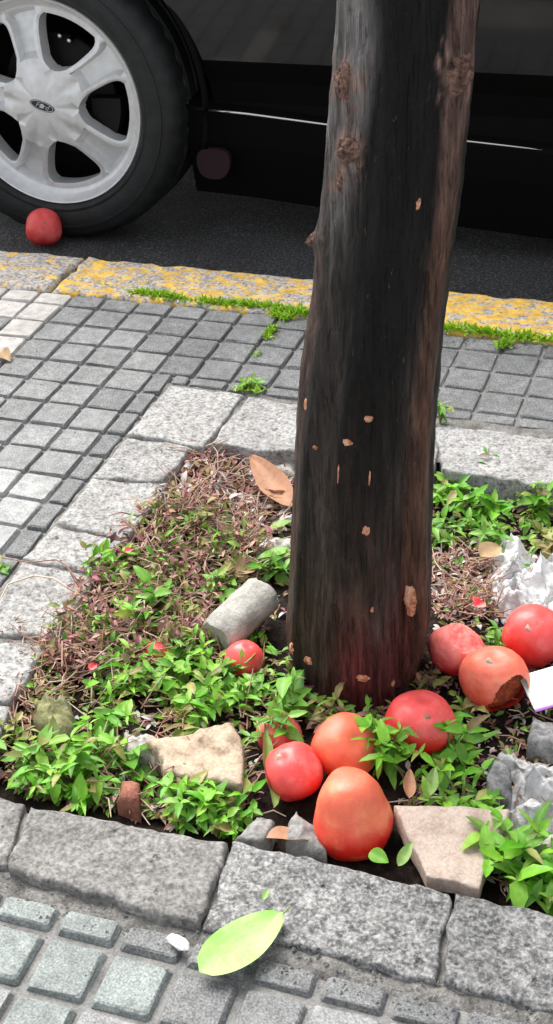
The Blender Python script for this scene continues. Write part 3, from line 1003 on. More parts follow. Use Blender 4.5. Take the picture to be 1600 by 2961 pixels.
    # oval emblem with a raised rim and script
    def oval(a, b_, d, n_=40):
        return [(a * math.cos(2 * PI * i / n_), -d, b_ * math.sin(2 * PI * i / n_)) for i in range(n_)]
    ev, ef = oval(.0285, .0115, .0095) + oval(.028, .011, .0135) + oval(.0245, .0085, .0138), []
    for L in range(2):
        for i in range(40):
            ef.append((L * 40 + i, L * 40 + (i + 1) % 40, L * 40 + 40 + (i + 1) % 40, L * 40 + 40 + i))
    ef.append(tuple(range(80, 120)))
    em = link('emblem', mesh_of('emblem', ev, ef, [M['emblem']]), wh)
    em.rotation_euler = (0, math.radians(16), 0)
    rv, rf = [], []
    tube(rv, rf, [(p[0] * .96, -.0139, p[2] * .94) for p in oval(.0265, .0098, 0)] + [(.0265 * .96, -.0139, 0)], .0009, 6)
    ring = link('emblem_rim', mesh_of('emblem_rim', rv, rf, M['emblem_metal'], True), wh)
    ring.rotation_euler = (0, math.radians(16), 0)
    cu = bpy.data.curves.new('lettering', 'FONT')
    cu.body = 'Ford'; cu.size = .0155; cu.shear = .35; cu.extrude = .0003; cu.align_x = 'CENTER'; cu.align_y = 'CENTER'
    tmp = bpy.data.objects.new('tmp', cu); COL.objects.link(tmp)
    bpy.context.view_layer.update()
    tme = bpy.data.meshes.new_from_object(tmp.evaluated_get(bpy.context.evaluated_depsgraph_get()))
    bpy.data.objects.remove(tmp)
    tme.materials.clear(); tme.materials.append(M['emblem_metal'])
    lt = link('lettering', tme, wh, (0, -.0142, 0))
    lt.rotation_euler = (PI / 2, math.radians(16), 0)
    return wh
wh = make_wheel(WX, WY)
def copy_tree(o, parent):
    c = o.copy(); COL.objects.link(c); c.parent = parent
    for ch in o.children: copy_tree(ch, c)
    return c
for loc, rz in (((WX2, WY, WZ), 0), ((WX, 2 * 3.36 - WY, WZ), PI), ((WX2, 2 * 3.36 - WY, WZ), PI)):
    c = copy_tree(wh, car)
    c.location = Vector(loc) - C0
    c.rotation_euler = (0, 0, rz)
# underside: floor pan seen as darkness beneath the sill
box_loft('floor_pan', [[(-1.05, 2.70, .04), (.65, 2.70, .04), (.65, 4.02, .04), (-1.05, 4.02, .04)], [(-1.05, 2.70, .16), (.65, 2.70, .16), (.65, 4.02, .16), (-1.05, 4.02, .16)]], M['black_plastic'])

# ------------------------------------------------------------------ fruit
def fruit_mesh(name, r, mat, kind='round', seed=0, nu=40, nv=26):
    v, f = [], []
    for j in range(nv + 1):
        ph = PI * j / nv
        for i in range(nu):
            th = 2 * PI * i / nu
            st, ct = max(0.0, math.sin(ph)), math.cos(ph)
            lob = 1 + .022 * math.cos(4 * th + seed) * st + .06 * fbm(st * math.cos(th) + seed * 2.3, st * math.sin(th), ct, 1.1, 3) + .004 * N(st * math.cos(th) * 9, st * math.sin(th) * 9, ct * 9 + seed)
            if kind == 'bell':
                R_ = st ** .54 * (1.02 - .15 * sst(-.4, .55, ct) + .035 * math.cos(3 * th + 1))
                zz = 1.2 * ct if ct > 0 else 1.02 * ct
            elif kind == 'squat':
                R_ = st ** .85; zz = .86 * ct - .10 * math.exp(-(ph / .22) ** 2)
            else:
                R_ = st; zz = .96 * ct - .09 * math.exp(-(ph / .2) ** 2) - .04 * math.exp(-((PI - ph) / .15) ** 2)
            v.append((r * lob * R_ * math.cos(th), r * lob * R_ * math.sin(th), r * zz * (1 + .3 * (lob - 1))))
    for j in range(nv):
        for i in range(nu):
            i2 = (i + 1) % nu
            f.append((j * nu + i, (j + 1) * nu + i, (j + 1) * nu + i2, j * nu + i2))
    bm = bmesh.new()
    me = mesh_of(name, v, f, mat, True)
    bm.from_mesh(me); bmesh.ops.remove_doubles(bm, verts=bm.verts, dist=1e-6); bm.to_mesh(me); bm.free()
    return me
GROUP_F = 'fallen fruit round the tree'
def fruit(x, y, r, mat, label, kind='round', rot=(0, 0, 0), z=None, seed=0, sink=.0):
    if z is None:
        z = on_soil(x, y + 40).z + r - sink
    c = at(x, y, z)
    o = link('fruit', fruit_mesh('fruit', r, M[mat], kind, seed), None, c)
    o.rotation_euler = rot
    tag(o, label, 'fruit', GROUP_F)
    return o
def navel(o, d, r):                               # dark dimple where the stalk was
    v, f = [], []
    n = 9
    d = Vector(d).normalized()
    q = d.to_track_quat('Z', 'Y').to_matrix()
    for rr, h in ((0, .004), (.3, .002), (.75, .0015), (1, -.001)):
        for i in range(n):
            t = 2 * PI * i / n
            k_ = rr * (1 + .25 * math.sin(3 * t + 1))
            v.append(d * r + q @ Vector((k_ * .006 * math.cos(t), k_ * .006 * math.sin(t), h - .002)))
    for j in range(3):
        for i in range(n):
            f.append((j * n + i, j * n + (i + 1) % n, (j + 1) * n + (i + 1) % n, (j + 1) * n + i))
    link('stalk_scar', mesh_of('stalk_scar', v, f, M['stalk'], True), o)

fruit(110, 571, .0405, 'fruit_red', 'red fruit lying in the gutter against the car tyre', 'round', (.4, .3, 0), ROAD_Z + .0395, 1)
fruit(738, 1940, .0320, 'fruit_red', 'small glossy red fruit with a narrow green leaf at its side', 'round', (.3, -.4, .3), None, 3, .0)
fruit(872, 1878, .0375, 'fruit_orange', 'orange fruit half hidden behind the big bell shaped one', 'squat', (.5, .5, .2), None, 4, .004)
fruit(886, 2052, .0415, 'fruit_orange', 'large orange bell shaped fruit touching the front border stone', 'bell', (-.12, -.06, .4), None, 5, .004)
o = fruit(1058, 1816, .0385, 'fruit_red', 'round red fruit tucked against the foot of the trunk', 'squat', (-.18, .12, 0), None, 6, .0)
fruit(1345, 1600, .0385, 'fruit_red', 'red fruit beside the crumpled white plastic at the right', 'round', (.3, .2, 1), None, 8, .0)
fruit(615, 1660, .0240, 'fruit_red', 'red fruit peeping out below the grey rubble block', 'round', (.2, .2, 1), None, 9, .0)
fruit(702, 1850, .0260, 'fruit_rose', 'dark red fruit sunk in the weeds behind the narrow leaf', 'round', (.2, .2, 1), None, 10, .020)
fruit(395, 1642, .0150, 'fruit_red', 'small red fruit scrap among the green weeds', 'squat', (.2, .2, 1), None, 11, .0)

def scar_on(idx, world_dir):
    o = FR[idx]
    d = o.rotation_euler.to_matrix().transposed() @ Vector(world_dir).normalized()
    best = max((vv.co for vv in o.data.vertices), key=lambda q: q.normalized().dot(d))
    navel(o, best, best.length)
FR = [q for q in COL.objects if q.name.startswith('fruit')]
bpy.context.view_layer.update()
scar_on(0, (.5, -.7, .5)); scar_on(4, (.35, -.6, .75)); scar_on(1, (-.5, -.3, .9)); scar_on(5, (-.2, -.6, .8))
def split_fruit(x, y, r, mat, label, cut_dir, cut_ang, seed, z=None, flat=None):
    """skin with a torn opening and the flesh inside it"""
    zc = (on_soil(x, y + 40).z + r * .92) if z is None else z
    c = at(x, y, zc)
    me = fruit_mesh('fruit', r, M[mat], 'squat', seed, 130, 80)
    cd = Vector(cut_dir).normalized()
    bm = bmesh.new(); bm.from_mesh(me)
    if flat:
        fd, fk = Vector(flat[0]).normalized(), flat[1]
        for vv in bm.verts:
            h = vv.co.dot(fd)
            if h > fk * r: vv.co -= fd * (h - fk * r) * .82 - fd * .002 * fbm(vv.co.x, vv.co.y, vv.co.z, 90, 3)
    kill = []
    for fc in bm.faces:
        p = fc.calc_center_median()
        a = math.acos(max(-1, min(1, p.normalized().dot(cd))))
        lim = cut_ang * (1 + .45 * fbm(p.x, p.y, p.z, 34, 2))
        if a < lim: kill.append(fc)
    bmesh.ops.delete(bm, geom=kill, context='FACES')
    bm.to_mesh(me); bm.free()
    o = link('fruit', me, None, c)
    tag(o, label, 'fruit', GROUP_F)
    inner = fruit_mesh('flesh', r * .90, M['fruit_flesh'], 'squat', seed + 4)
    for vv in inner.vertices:
        a = math.acos(max(-1, min(1, vv.co.normalized().dot(cd))))
        if a < cut_ang * 1.25:
            vv.co *= 1 - .45 * (1 - a / (cut_ang * 1.25)) + .1 * fbm(vv.co.x, vv.co.y, vv.co.z, 120, 2)
        if flat:
            h = vv.co.dot(fd)
            if h > (fk - .12) * r: vv.co -= fd * (h - (fk - .12) * r)
    link('flesh', inner, o)
    return o
o = split_fruit(1150, 1634, .0335, 'fruit_rose', 'bruised rose red fruit with a flattened wrinkled top beside the trunk', (-.9, -.35, -.35), .18, 12, None, ((.45, .1, .88), .55))
o = split_fruit(1245, 1706, .0400, 'fruit_amber', 'orange fruit split open at its lower right side', (.72, -.62, -.02), .8, 13)
navel(o, (-.15, -.28, .8), .036)

# ------------------------------------------------------------------ rubble
def rubble(D, top, thick, mat, name, label, cat='rubble', rough=.003, tilt=(0, 0), rnd_e=.006, wob=.006, rot=None):
    q = [at(x, y, top) for x, y in D]
    me, c = stone_mesh(name, q, top, thick, M[mat], 14, 12, rough, rnd_e, wob, rnd.uniform(0, 60), tilt)
    o = link(name, me, None, c)
    if rot: o.rotation_euler = rot
    return tag(o, label, cat)
def concrete_core():
    a, b = at(548, 1602, .0), at(668, 1488, .022)
    ax = (b - a); L = ax.length; ax.normalize()
    q = ax.to_track_quat('X', 'Z').to_matrix()
    v, f, n, mr = [], [], 40, 22
    for i in range(mr + 1):
        t = i / mr
        for k_ in range(n):
            th = 2 * PI * k_ / n
            e = min(t, 1 - t) * L
            rr = .0245 * (1 - .10 * max(0, 1 - e / .003) ** 2) * (1 + .05 * fbm(math.cos(th), math.sin(th), t * 2, 1.5, 3))
            v.append(q @ Vector((L * t + .006 * fbm(math.cos(th), math.sin(th), 4, 1.2, 3), rr * 1.15 * math.cos(th), rr * .9 * math.sin(th))))
    for i in range(mr):
        for k_ in range(n):
            f.append((i * n + k_, i * n + (k_ + 1) % n, (i + 1) * n + (k_ + 1) % n, (i + 1) * n + k_))
    for r_ in (0, mr):
        c = sum((v[r_ * n + k_] for k_ in range(n)), Vector()) / n
        v.append(c)
        for k_ in range(n): f.append((len(v) - 1, r_ * n + k_, r_ * n + (k_ + 1) % n))
    o = link('rubble_block', crisp(mesh_of('rubble_block', v, f, M['rock_core'], True), 50), None, a)
    tag(o, 'pale grey cylindrical rubble block leaning left of the trunk', 'rubble')
concrete_core()
rubble([(420, 1935), (612, 1962), (600, 1828), (372, 1845)], .008, .05, 'brick_tan', 'brick_fragment', 'tan broken brick left of the fruits', rough=.006, tilt=(.05, .1), wob=.01)
rubble([(1075, 2195), (1205, 2228), (1285, 2040), (992, 2036)], .004, .022, 'tile_terra', 'terracotta_tile', 'flat pale terracotta tile piece by the front border stone', rough=.0015, tilt=(-.05, .08), rnd_e=.003, wob=.004)
rubble([(720, 2110), (815, 2135), (800, 2072), (738, 2028)], .0, .05, 'rock_grey', 'stone', 'grey angular stone beside the bell shaped fruit', 'stone', rough=.006, tilt=(-.1, .0), rnd_e=.012)
rubble([(592, 2100), (650, 2112), (688, 2060), (640, 2036)], .0, .05, 'rock_grey', 'stone', 'small greenish grey stone at the corner of the left front border stone', 'stone', rough=.006)
rubble([(62, 1812), (170, 1838), (190, 1745), (100, 1722)], .008, .05, 'moss_rock', 'stone', 'mossy olive stone at the left edge of the pit', 'stone', rough=.012, rnd_e=.02, wob=.016)
rubble([(292, 2000), (348, 2014), (345, 1972), (300, 1960)], -.004, .05, 'terra_red', 'brick_fragment', 'reddish brown brick lump in the weeds', rough=.008, rnd_e=.01)
rubble([(1222, 1985), (1285, 1995), (1290, 1920), (1235, 1895)], -.002, .05, 'rock_dark', 'stone', 'grey angular stone left of the greyish plastic sheet', 'stone', rough=.01, rnd_e=.012)
rubble([(1330, 1860), (1420, 1885), (1420, 1815), (1345, 1800)], -.008, .05, 'rock_dark', 'stone', 'flat grey stone below the printed card', 'stone', rough=.006, rnd_e=.012)
rubble([(1360, 2150), (1440, 2160), (1440, 2100), (1370, 2085)], -.002, .05, 'rock_pale', 'stone', 'pale stone at the right edge above the bright weeds', 'stone', rough=.01, rnd_e=.014)
rubble([(672, 1170), (745, 1180), (742, 1135), (690, 1130)], -.014, .05, 'rock_pale', 'stone', 'pale stone behind the dry orange leaf', 'stone', rough=.008, rnd_e=.012)
rubble([(300, 1880), (385, 1905), (395, 1850), (310, 1825)], -.006, .05, 'rock_pale', 'stone', 'pale crumbly stone left of the tan brick', 'stone', rough=.014, rnd_e=.012)
rubble([(640, 1375), (735, 1382), (735, 1345), (660, 1340)], -.01, .03, 'rock_pale', 'stone', 'flat pale stone against the left side of the trunk', 'stone', rough=.008, rnd_e=.01)

# crumpled plastic
def crumple(D, z, mat, h, name, label, seed, n=90, s=20):
    q = [at(x, y, z) for x, y in D]
    c = (q[0] + q[1] + q[2] + q[3]) / 4
    v, f = [], []
    for j in range(n + 1):
        for i in range(n + 1):
            a, b = i / n, j / n
            p = q[0] * (1 - a) * (1 - b) + q[1] * a * (1 - b) + q[2] * a * b + q[3] * (1 - a) * b
            e = min(a, 1 - a, b, 1 - b)
            rg = sum((1 - abs(2 * noise.noise(Vector((p.x * s * k_, p.y * s * k_, seed + k_))))) * w_ for k_, w_ in ((1, .5), (2.2, .3), (4.5, .2)))
            hh = h * (rg * 1.2 - .25) * min(1, e * 6)
            wx = .014 * fbm(p.x, p.y, seed, 30, 3); wy = .014 * fbm(p.x, p.y, seed + 5, 30, 3)
            v.append(Vector((p.x + wx, p.y + wy, soil_z(p.x, p.y) + hh + .001)) - c)
    for j in range(n):
        for i in range(n):
            a = j * (n + 1) + i
            f.append((a, a + 1, a + n + 2, a + n + 1))
    o = link(name, mesh_of(name, v, f, M[mat], True), None, c)
    return tag(o, label, 'plastic')
crumple([(1228, 1530), (1430, 1605), (1450, 1380), (1224, 1330)], -.02, 'plastic_white', .045, 'plastic_bag', 'crumpled white plastic bag at the right behind the red fruits', 1.3)
crumple([(1288, 2060), (1440, 2140), (1440, 1895), (1268, 1842)], -.005, 'plastic_grey', .042, 'plastic_sheet', 'crumpled greyish plastic sheet at the right edge above the weeds', 7.1, 70, 16)

# printed card
p = at(1404, 1724, .004)
bm = bmesh.new()
bmesh.ops.create_cube(bm, size=1)
for vv in bm.verts: vv.co = Vector((vv.co.x * .075, vv.co.y * .05, vv.co.z * .0012))
me = bpy.data.meshes.new('printed_card'); bm.to_mesh(me); bm.free()
me.materials.append(M['card'])
o = link('printed_card', me, None, p)
o.rotation_euler = (.30, -.1, math.radians(33))
tag(o, 'white printed card with a purple edge lying beside the split fruit', 'card')

# ------------------------------------------------------------------ leaves lying about
def blade_mesh(name, L, Wd, mat, fold=.25, bend=.2, nl=10, tip=1.0, serr=0.0, wav=0.0, seed=0, pw=.8):
    v, f = [], []
    for i in range(nl + 1):
        t = i / nl
        w_ = Wd / 2 * (math.sin(PI * t ** (.75 * tip)) ** pw if 0 < t < 1 else 0)
        if serr and 0 < i < nl: w_ *= 1 + (serr if i % 2 else -serr)
        z = -bend * L * t * t + bend * .4 * L * t
        for s in (-1, -.5, 0, .5, 1):
            v.append((L * t, s * w_, z + fold * abs(s) * w_ + wav * L * N(t * 3, s, seed)))
    for i in range(nl):
        for s in range(4):
            a = i * 5 + s
            f.append((a, a + 5, a + 6, a + 1))
    return mesh_of(name, v, f, mat, True)
def lay_leaf(D0, D1, z, wd, mat, label, lift=.004, fold=.1, bend=.0, roll=0, wav=.01, name='fallen_leaf', tip=1.0, cat='leaf', seed=0, pw=.8):
    a, b = at(*D0, z), at(*D1, z)
    d = b - a
    me = blade_mesh(name, d.length, wd, M[mat], fold, bend, 16, tip, 0, wav, seed, pw)
    o = link(name, me, None, a + Vector((0, 0, lift)))
    o.rotation_euler = (roll, 0, math.atan2(d.y, d.x))
    return tag(o, label, cat)
o = lay_leaf((502, 2448), (714, 2300), .014, .049, 'broad_leaf', 'big bright green leaf lying on the front paving edge', .001, .10, -.03, .05, .02, tip=1.12, pw=.62)
v, f = [], []
L_ = (at(714, 2300, .014) - at(502, 2448, .014)).length
tube(v, f, [(L_ - .006, 0, -.001), (L_ + .002, .0006, .0), (L_ + .009, .002, .0008)], [.0007, .0008, .0009], 6)
link('leaf_stalk', mesh_of('leaf_stalk', v, f, M['leaf_pale'], True), o)
lay_leaf((690, 2040), (652, 1838), -.005, .024, 'leaf_pale', 'narrow upright green leaf at the left of the small red fruit', .004, .5, -.12, .9, .02, 'fallen_leaf')
lay_leaf((735, 1285), (636, 1165), -.01, .042, 'dry_leaf', 'dry orange brown leaf left of the trunk foot', .006, .5, -.12, -.3, .04)
lay_leaf((735, 1250), (660, 1235), -.012, .03, 'dry_leaf', 'torn rusty leaf touching the trunk', .004, .4, .1, .4, .06)
lay_leaf((590, 1450), (655, 1430), -.012, .026, 'tan_leaf', 'curled yellow tan leaf above the grey rubble block', .006, .6, .2, .3, .05)
lay_leaf((735, 1320), (668, 1345), -.012, .02, 'leaf_pale', 'pale green leaf blade left of the trunk', .006, .3, .1, .2, .03)
lay_leaf((735, 1395), (645, 1412), -.012, .026, 'leaf_mid', 'green leaf blade beside the tan curled leaf', .006, .3, .1, .2, .03)
lay_leaf((670, 2118), (790, 2120), -.01, .026, 'dry_leaf', 'dry orange leaf scrap in front of the grey angular stone', .006, .5, .1, -.3, .05)
lay_leaf((1208, 1412), (1262, 1385), -.014, .03, 'tan_leaf', 'tan dry leaf left of the white plastic bag', .008, .4, .1, .2, .04)
lay_leaf((470, 1240), (498, 1215), -.014, .024, 'tan_leaf', 'small tan leaf among the reddish litter', .006, .5, .2, .3, .05)
lay_leaf((1195, 1545), (1215, 1530), -.005, .02, 'fruit_rose', 'pinkish peel scrap above the bruised fruit', .012, .5, .2, .3, .05, 'fruit_peel', 1.0, 'peel')
lay_leaf((1030, 2030), (1028, 1965), .0, .014, 'dry_leaf', 'upright rusty leaf sliver behind the terracotta tile', .012, .6, -.3, .2, .04)
lay_leaf((1080, 2020), (1092, 1955), .0, .014, 'leaf_pale', 'pale curled leaf behind the terracotta tile', .01, .7, -.2, .2, .06)
lay_leaf((662, 2268), (676, 2240), .014, .006, 'leaf_pale', 'tiny yellow green leaflet above the big fallen leaf', .002, .4, 0, .1, .02)
lay_leaf((2, 890), (26, 912), .0, .024, 'tan_leaf', 'pale curled leaf on the paving at the left edge', .004, .6, .1, .2, .06)
lay_leaf((930, 2155), (978, 2180), .004, .016, 'leaf_mid', 'small green leaf below the bell shaped fruit', .006, .4, .1, .3, .02)
lay_leaf((1002, 2190), (1036, 2130), .004, .012, 'leaf_pale', 'pale green leaf beside the terracotta tile', .006, .4, -.1, .3, .02)
lay_leaf((318, 1420), (338, 1410), .0, .009, 'fruit_rose', 'pink petal scrap in the left weeds', .02, .5, .2, .3, .05, 'petal', 1.0, 'petal')
lay_leaf((228, 1706), (246, 1686), -.01, .010, 'fruit_rose', 'dark pink petal scrap near the mossy stone', .012, .5, .2, .3, .05, 'petal', 1.0, 'petal')
# white pebble on the paving
q = at(450, 2372, .006)
bm = bmesh.new(); bmesh.ops.create_icosphere(bm, subdivisions=2, radius=1)
for vv in bm.verts:
    k_ = 1 + .3 * fbm(vv.co.x, vv.co.y, vv.co.z, 1.2, 2)
    vv.co = Vector((vv.co.x * .013 * k_, vv.co.y * .0058 * k_, vv.co.z * .0045 * k_))
me = bpy.data.meshes.new('pebble'); bm.to_mesh(me); bm.free(); me.materials.append(M['white'])
o = link('pebble', me, None, q); o.rotation_euler = (0, .1, -.25)
tag(o, 'white pebble on the paving left of the big leaf', 'pebble')

# ------------------------------------------------------------------ weeds
LEAF = {}
for nm, mats in (('bright', 'leaf_bright'), ('mid', 'leaf_mid'), ('olive', 'leaf_olive')):
    LEAF[nm] = [blade_mesh('leaf', 1, w_, M[mats], .35, b_, 6, t_, s_, .02, i) for i, (w_, b_, t_, s_) in enumerate([(.44, .3, .9, .08), (.36, .6, 1, .1), (.54, .2, .85, .07), (.28, .45, 1.05, .06), (.42, -.25, .9, .08), (.2, .5, 1.1, .03)])]
def plant(x, y, r, h, n_st, ll, col, label, seed, group='weeds growing in the tree pit', pairs=3, base=None, name='weed_plant', up=.02, wide=1.0):
    R = random.Random(seed)
    b = base if base is not None else on_soil(x, y, up * .5)
    root = empty(name, b, label, 'weed', group)
    sv, sf = [], []
    for s in range(n_st):
        az = 2 * PI * (s + R.random() * .8) / n_st
        out = r * (R.random() ** .6)
        hh = h * R.uniform(.55, 1.05) * (1 - .35 * out / max(r, 1e-4))
        P = []
        for i in range(6):
            t = i / 5
            P.append(Vector((math.cos(az) * out * t * wide, math.sin(az) * out * t, hh * (1 - (1 - t) ** 1.8) + .002)))
        tube(sv, sf, P, [.0012, .0011, .001, .0009, .0008, .0006], 5, False)
        for kq in range(pairs + 1):
            t = (kq + .8 + R.uniform(-.15, .15)) / (pairs + .8)
            t = min(1, t)
            i = min(4, int(t * 5)); p = P[i].lerp(P[i + 1], t * 5 - i)
            last = kq == pairs
            m_ = 4 if last else 2
            for q in range(m_):
                a2 = az + q * 2 * PI / m_ + kq * PI / 2 + R.uniform(-.4, .4)
                if R.random() < .14: continue
                o = link('leaf', R.choice(LEAF[col if R.random() < .72 else R.choice(('mid', 'olive'))]), root, p)
                sc = ll * R.choice((.55, .8, 1, 1.1, 1.35)) * R.uniform(.85, 1.15) * (.85 if last else 1)
                o.scale = (sc, sc, sc)
                o.rotation_euler = (R.uniform(-.35, .35), R.uniform(-.9, .5) if last else R.uniform(-.7, .7), a2)
    link('stem', mesh_of('stem', sv, sf, M['stem'], True), root)
    return root
P_ = [
 (165, 1950, .045, .055, 9, .026, 'bright', 'bright green leafy weed by the left front border stone'),
 (90, 1935, .03, .045, 5, .022, 'mid', 'mid green weed at the far left of the front border'),
 (250, 1900, .035, .05, 6, .022, 'bright', 'green weed left of the pale crumbly stone'),
 (350, 1930, .03, .04, 5, .026, 'mid', 'green broad leaved weed between pale stone and tan brick'),
 (540, 2040, .045, .042, 9, .024, 'bright', 'bright green weed just behind the front border below the tan brick'),
 (450, 2030, .035, .04, 6, .020, 'bright', 'low green weed behind the dark front border stone'),
 (540, 1740, .055, .05, 9, .024, 'bright', 'bushy green weed behind the tan brick'),
 (440, 1690, .05, .05, 8, .024, 'bright', 'bright green weed left of the grey rubble block'),
 (330, 1730, .045, .045, 7, .022, 'bright', 'green weed right of the mossy stone'),
 (618, 1722, .034, .042, 7, .022, 'mid', 'green weed right under the red fruit by the rubble block'),
 (735, 1785, .022, .06, 3, .034, 'mid', 'broad leaved green sprig at the left foot of the trunk'),
 (830, 1800, .028, .03, 4, .022, 'olive', 'small olive weed at the front foot of the trunk'),
 (505, 1815, .035, .045, 5, .026, 'bright', 'green sprig hanging over the tan brick'),
 (270, 1820, .03, .04, 4, .024, 'bright', 'lone star shaped green sprig on bare soil'),
 (360, 1590, .035, .05, 6, .024, 'bright', 'green weed with an upright leaf above the small red scrap'),
 (400, 1530, .03, .055, 4, .028, 'mid', 'green broad leaf weed in the left thicket'),
 (270, 1440, .04, .05, 7, .022, 'bright', 'light green weed by the left border stones'),
 (480, 1330, .03, .045, 5, .018, 'olive', 'olive weed near the far end of the left border'),
 (560, 1490, .03, .04, 4, .024, 'mid', 'green weed just above the grey rubble block'),
 (975, 1935, .04, .075, 9, .024, 'bright', 'green weed over the orange fruit in front of the trunk'),
 (1130, 1915, .05, .06, 11, .024, 'bright', 'large bright green weed right of the front fruits'),
 (1165, 2035, .045, .055, 9, .024, 'bright', 'bright green weed above the terracotta tile'),
 (1310, 2190, .045, .06, 10, .030, 'bright', 'big bright green weed in the lower right corner'),
 (1390, 2240, .035, .05, 7, .028, 'bright', 'bright green weed cut by the right edge at the front border'),
 (1250, 1625, .025, .035, 4, .020, 'mid', 'little green sprig between the two red fruits at the right'),
 (1170, 1790, .028, .035, 5, .016, 'olive', 'thin olive weed right of the round red fruit'),
 (1120, 1260, .03, .055, 5, .026, 'bright', 'green weed at the right side of the trunk'),
 (1190, 1300, .04, .06, 7, .028, 'bright', 'leafy green weed under the far border stone'),
 (1350, 1290, .04, .06, 7, .026, 'bright', 'feathery green weed above the white plastic bag'),
 (1110, 1350, .03, .04, 5, .022, 'mid', 'mid green weed touching the right side of the trunk'),
 (1240, 1370, .025, .04, 4, .022, 'mid', 'dark green weed left of the white plastic bag'),
 (1385, 1390, .03, .045, 5, .022, 'olive', 'olive weed on the right edge beside the white plastic bag'),
 (690, 1440, .025, .04, 4, .022, 'mid', 'green weed between the trunk and the tan curled leaf'),
 (205, 2000, .032, .04, 6, .022, 'bright', 'small green weed leaning over the dark front border stone'),
 (110, 1985, .03, .04, 6, .02, 'bright', 'green weed at the far left rim of the front border'),
 (595, 2075, .028, .035, 5, .02, 'bright', 'green sprig at the joint of the two front border stones'),
 (480, 2060, .03, .032, 6, .018, 'mid', 'mid green weed spilling onto the front border'),
 (690, 1850, .03, .05, 6, .022, 'mid', 'green weed overhanging the dark red fruit'),
 (35, 1860, .03, .035, 5, .02, 'olive', 'olive brown weed at the far left below the mossy stone'),
]
for i, a in enumerate(P_):
    plant(*a, seed=100 + i)
plant(628, 985, .016, .022, 6, .016, 'bright', 'little green tuft at the corner of the far border stones', 301, 'weeds in the paving joints', 1, at(628, 985, -.006))
plant(1108, 1062, .018, .035, 6, .018, 'mid', 'small green tuft at the right edge of the trunk on the far border', 302, 'weeds in the paving joints', 1, at(1108, 1068, -.004))
plant(10, 1432, .012, .016, 4, .012, 'mid', 'faint green sprout in the paving joint at the left edge', 303, 'weeds in the paving joints', 1, at(10, 1436, -.006))

# stuff: ground cover, litter, twigs, grass
def inside(p, poly):
    x, y = p; c = False
    for (x0, y0), (x1, y1) in zip(poly, poly[1:] + poly[:1]):
        if (y0 > y) != (y1 > y) and x < (x1 - x0) * (y - y0) / (y1 - y0) + x0: c = not c
    return c
def scatter(poly, n, R):
    xs_, ys_ = [p[0] for p in poly], [p[1] for p in poly]
    out = []
    while len(out) < n:
        p = (R.uniform(min(xs_), max(xs_)), R.uniform(min(ys_), max(ys_)))
        if inside(p, poly): out.append(p)
    return out
def add_flake(v, f, mi, p, L, wd, az, pit, roll, mat, curl=.2):
    b = len(v)
    mt = Matrix.Rotation(az, 3, 'Z') @ Matrix.Rotation(pit, 3, 'Y') @ Matrix.Rotation(roll, 3, 'X')
    for t, w_, z in ((0, .12, 0), (.35, .9, .08), (.7, .7, .02), (1, .05, -.18)):
        for s in (-1, 0, 1):
            v.append(p + mt @ Vector((L * t, s * wd / 2 * w_, z * L * curl * 3 + abs(s) * w_ * wd * .18)))
    for i in range(3):
        for s in range(2):
            a = b + i * 3 + s
            f.append((a, a + 3, a + 4, a + 1)); mi.append(mat)
def stuff(name, mats, items, label, cat):
    R = random.Random(hash(name) % 1000 if False else len(name) * 17)
    v, f, mi = [], [], []
    for poly, n, (l0, l1), (h0, h1), choice, asp, flat in items:
        for (x, y) in scatter(poly, n, R):
            g = on_soil(x, y)
            if g.x > -.005: continue
            hk = 1.0
            if name == 'ground_cover':
                q = fbm(g.x, g.y, 2, 17, 3)
                if q < -.12: continue
                hk = .5 + 1.3 * min(1, q + .12)
            p = g + Vector((0, 0, R.uniform(h0, h1) * hk))
            L = R.uniform(l0, l1)
            add_flake(v, f, mi, p, L, L * R.uniform(asp * .6, asp * 1.3), R.uniform(0, 2 * PI), R.uniform(-1, .5) * (1 - flat), R.uniform(-1, 1) * (1 - flat), R.choice(choice))
    o = link(name, mesh_of(name, v, f, [M[q] for q in mats], True, mi))
    return tag(o, label, cat, None, 'stuff')
LEFT = [(330, 1370), (480, 1140), (560, 1110), (735, 1130), (728, 1560), (560, 1640), (700, 1800), (640, 2020), (480, 2060), (60, 1990), (0, 1960), (0, 1830), (90, 1680), (210, 1450)]
FARL = [(470, 1180), (545, 1112), (735, 1140), (735, 1330), (640, 1400), (420, 1330)]
OLIVE = [(300, 1380), (400, 1270), (520, 1290), (700, 1400), (600, 1500), (500, 1640), (260, 1720), (90, 1700), (210, 1480)]
GREENB = [(230, 1640), (560, 1600), (740, 1650), (760, 1840), (600, 1830), (420, 1830), (230, 1790)]
FRONTL = [(10, 1890), (300, 1850), (640, 1960), (640, 2080), (500, 2090), (280, 2010), (30, 1985)]
RIGHT = [(1075, 1230), (1620, 1280), (1640, 2310), (1392, 2260), (1230, 2230), (1000, 2060), (1040, 1880), (1090, 1780)]
RCHIP = [(1085, 1400), (1230, 1400), (1260, 1560), (1100, 1560)]
FARR = [(1090, 1190), (1560, 1260), (1560, 1400), (1392, 1400), (1220, 1400), (1085, 1380)]
FRONTG = [(0, 1950), (300, 2000), (575, 2070), (600, 2112), (320, 2052), (60, 2010)]
BASE = [(725, 1640), (780, 1770), (900, 1815), (1030, 1775), (1085, 1660), (1110, 1740), (1010, 1860), (850, 1870), (720, 1790)]
BORD = [(0, 1590), (190, 1580), (210, 1700), (120, 1830), (0, 1890)]
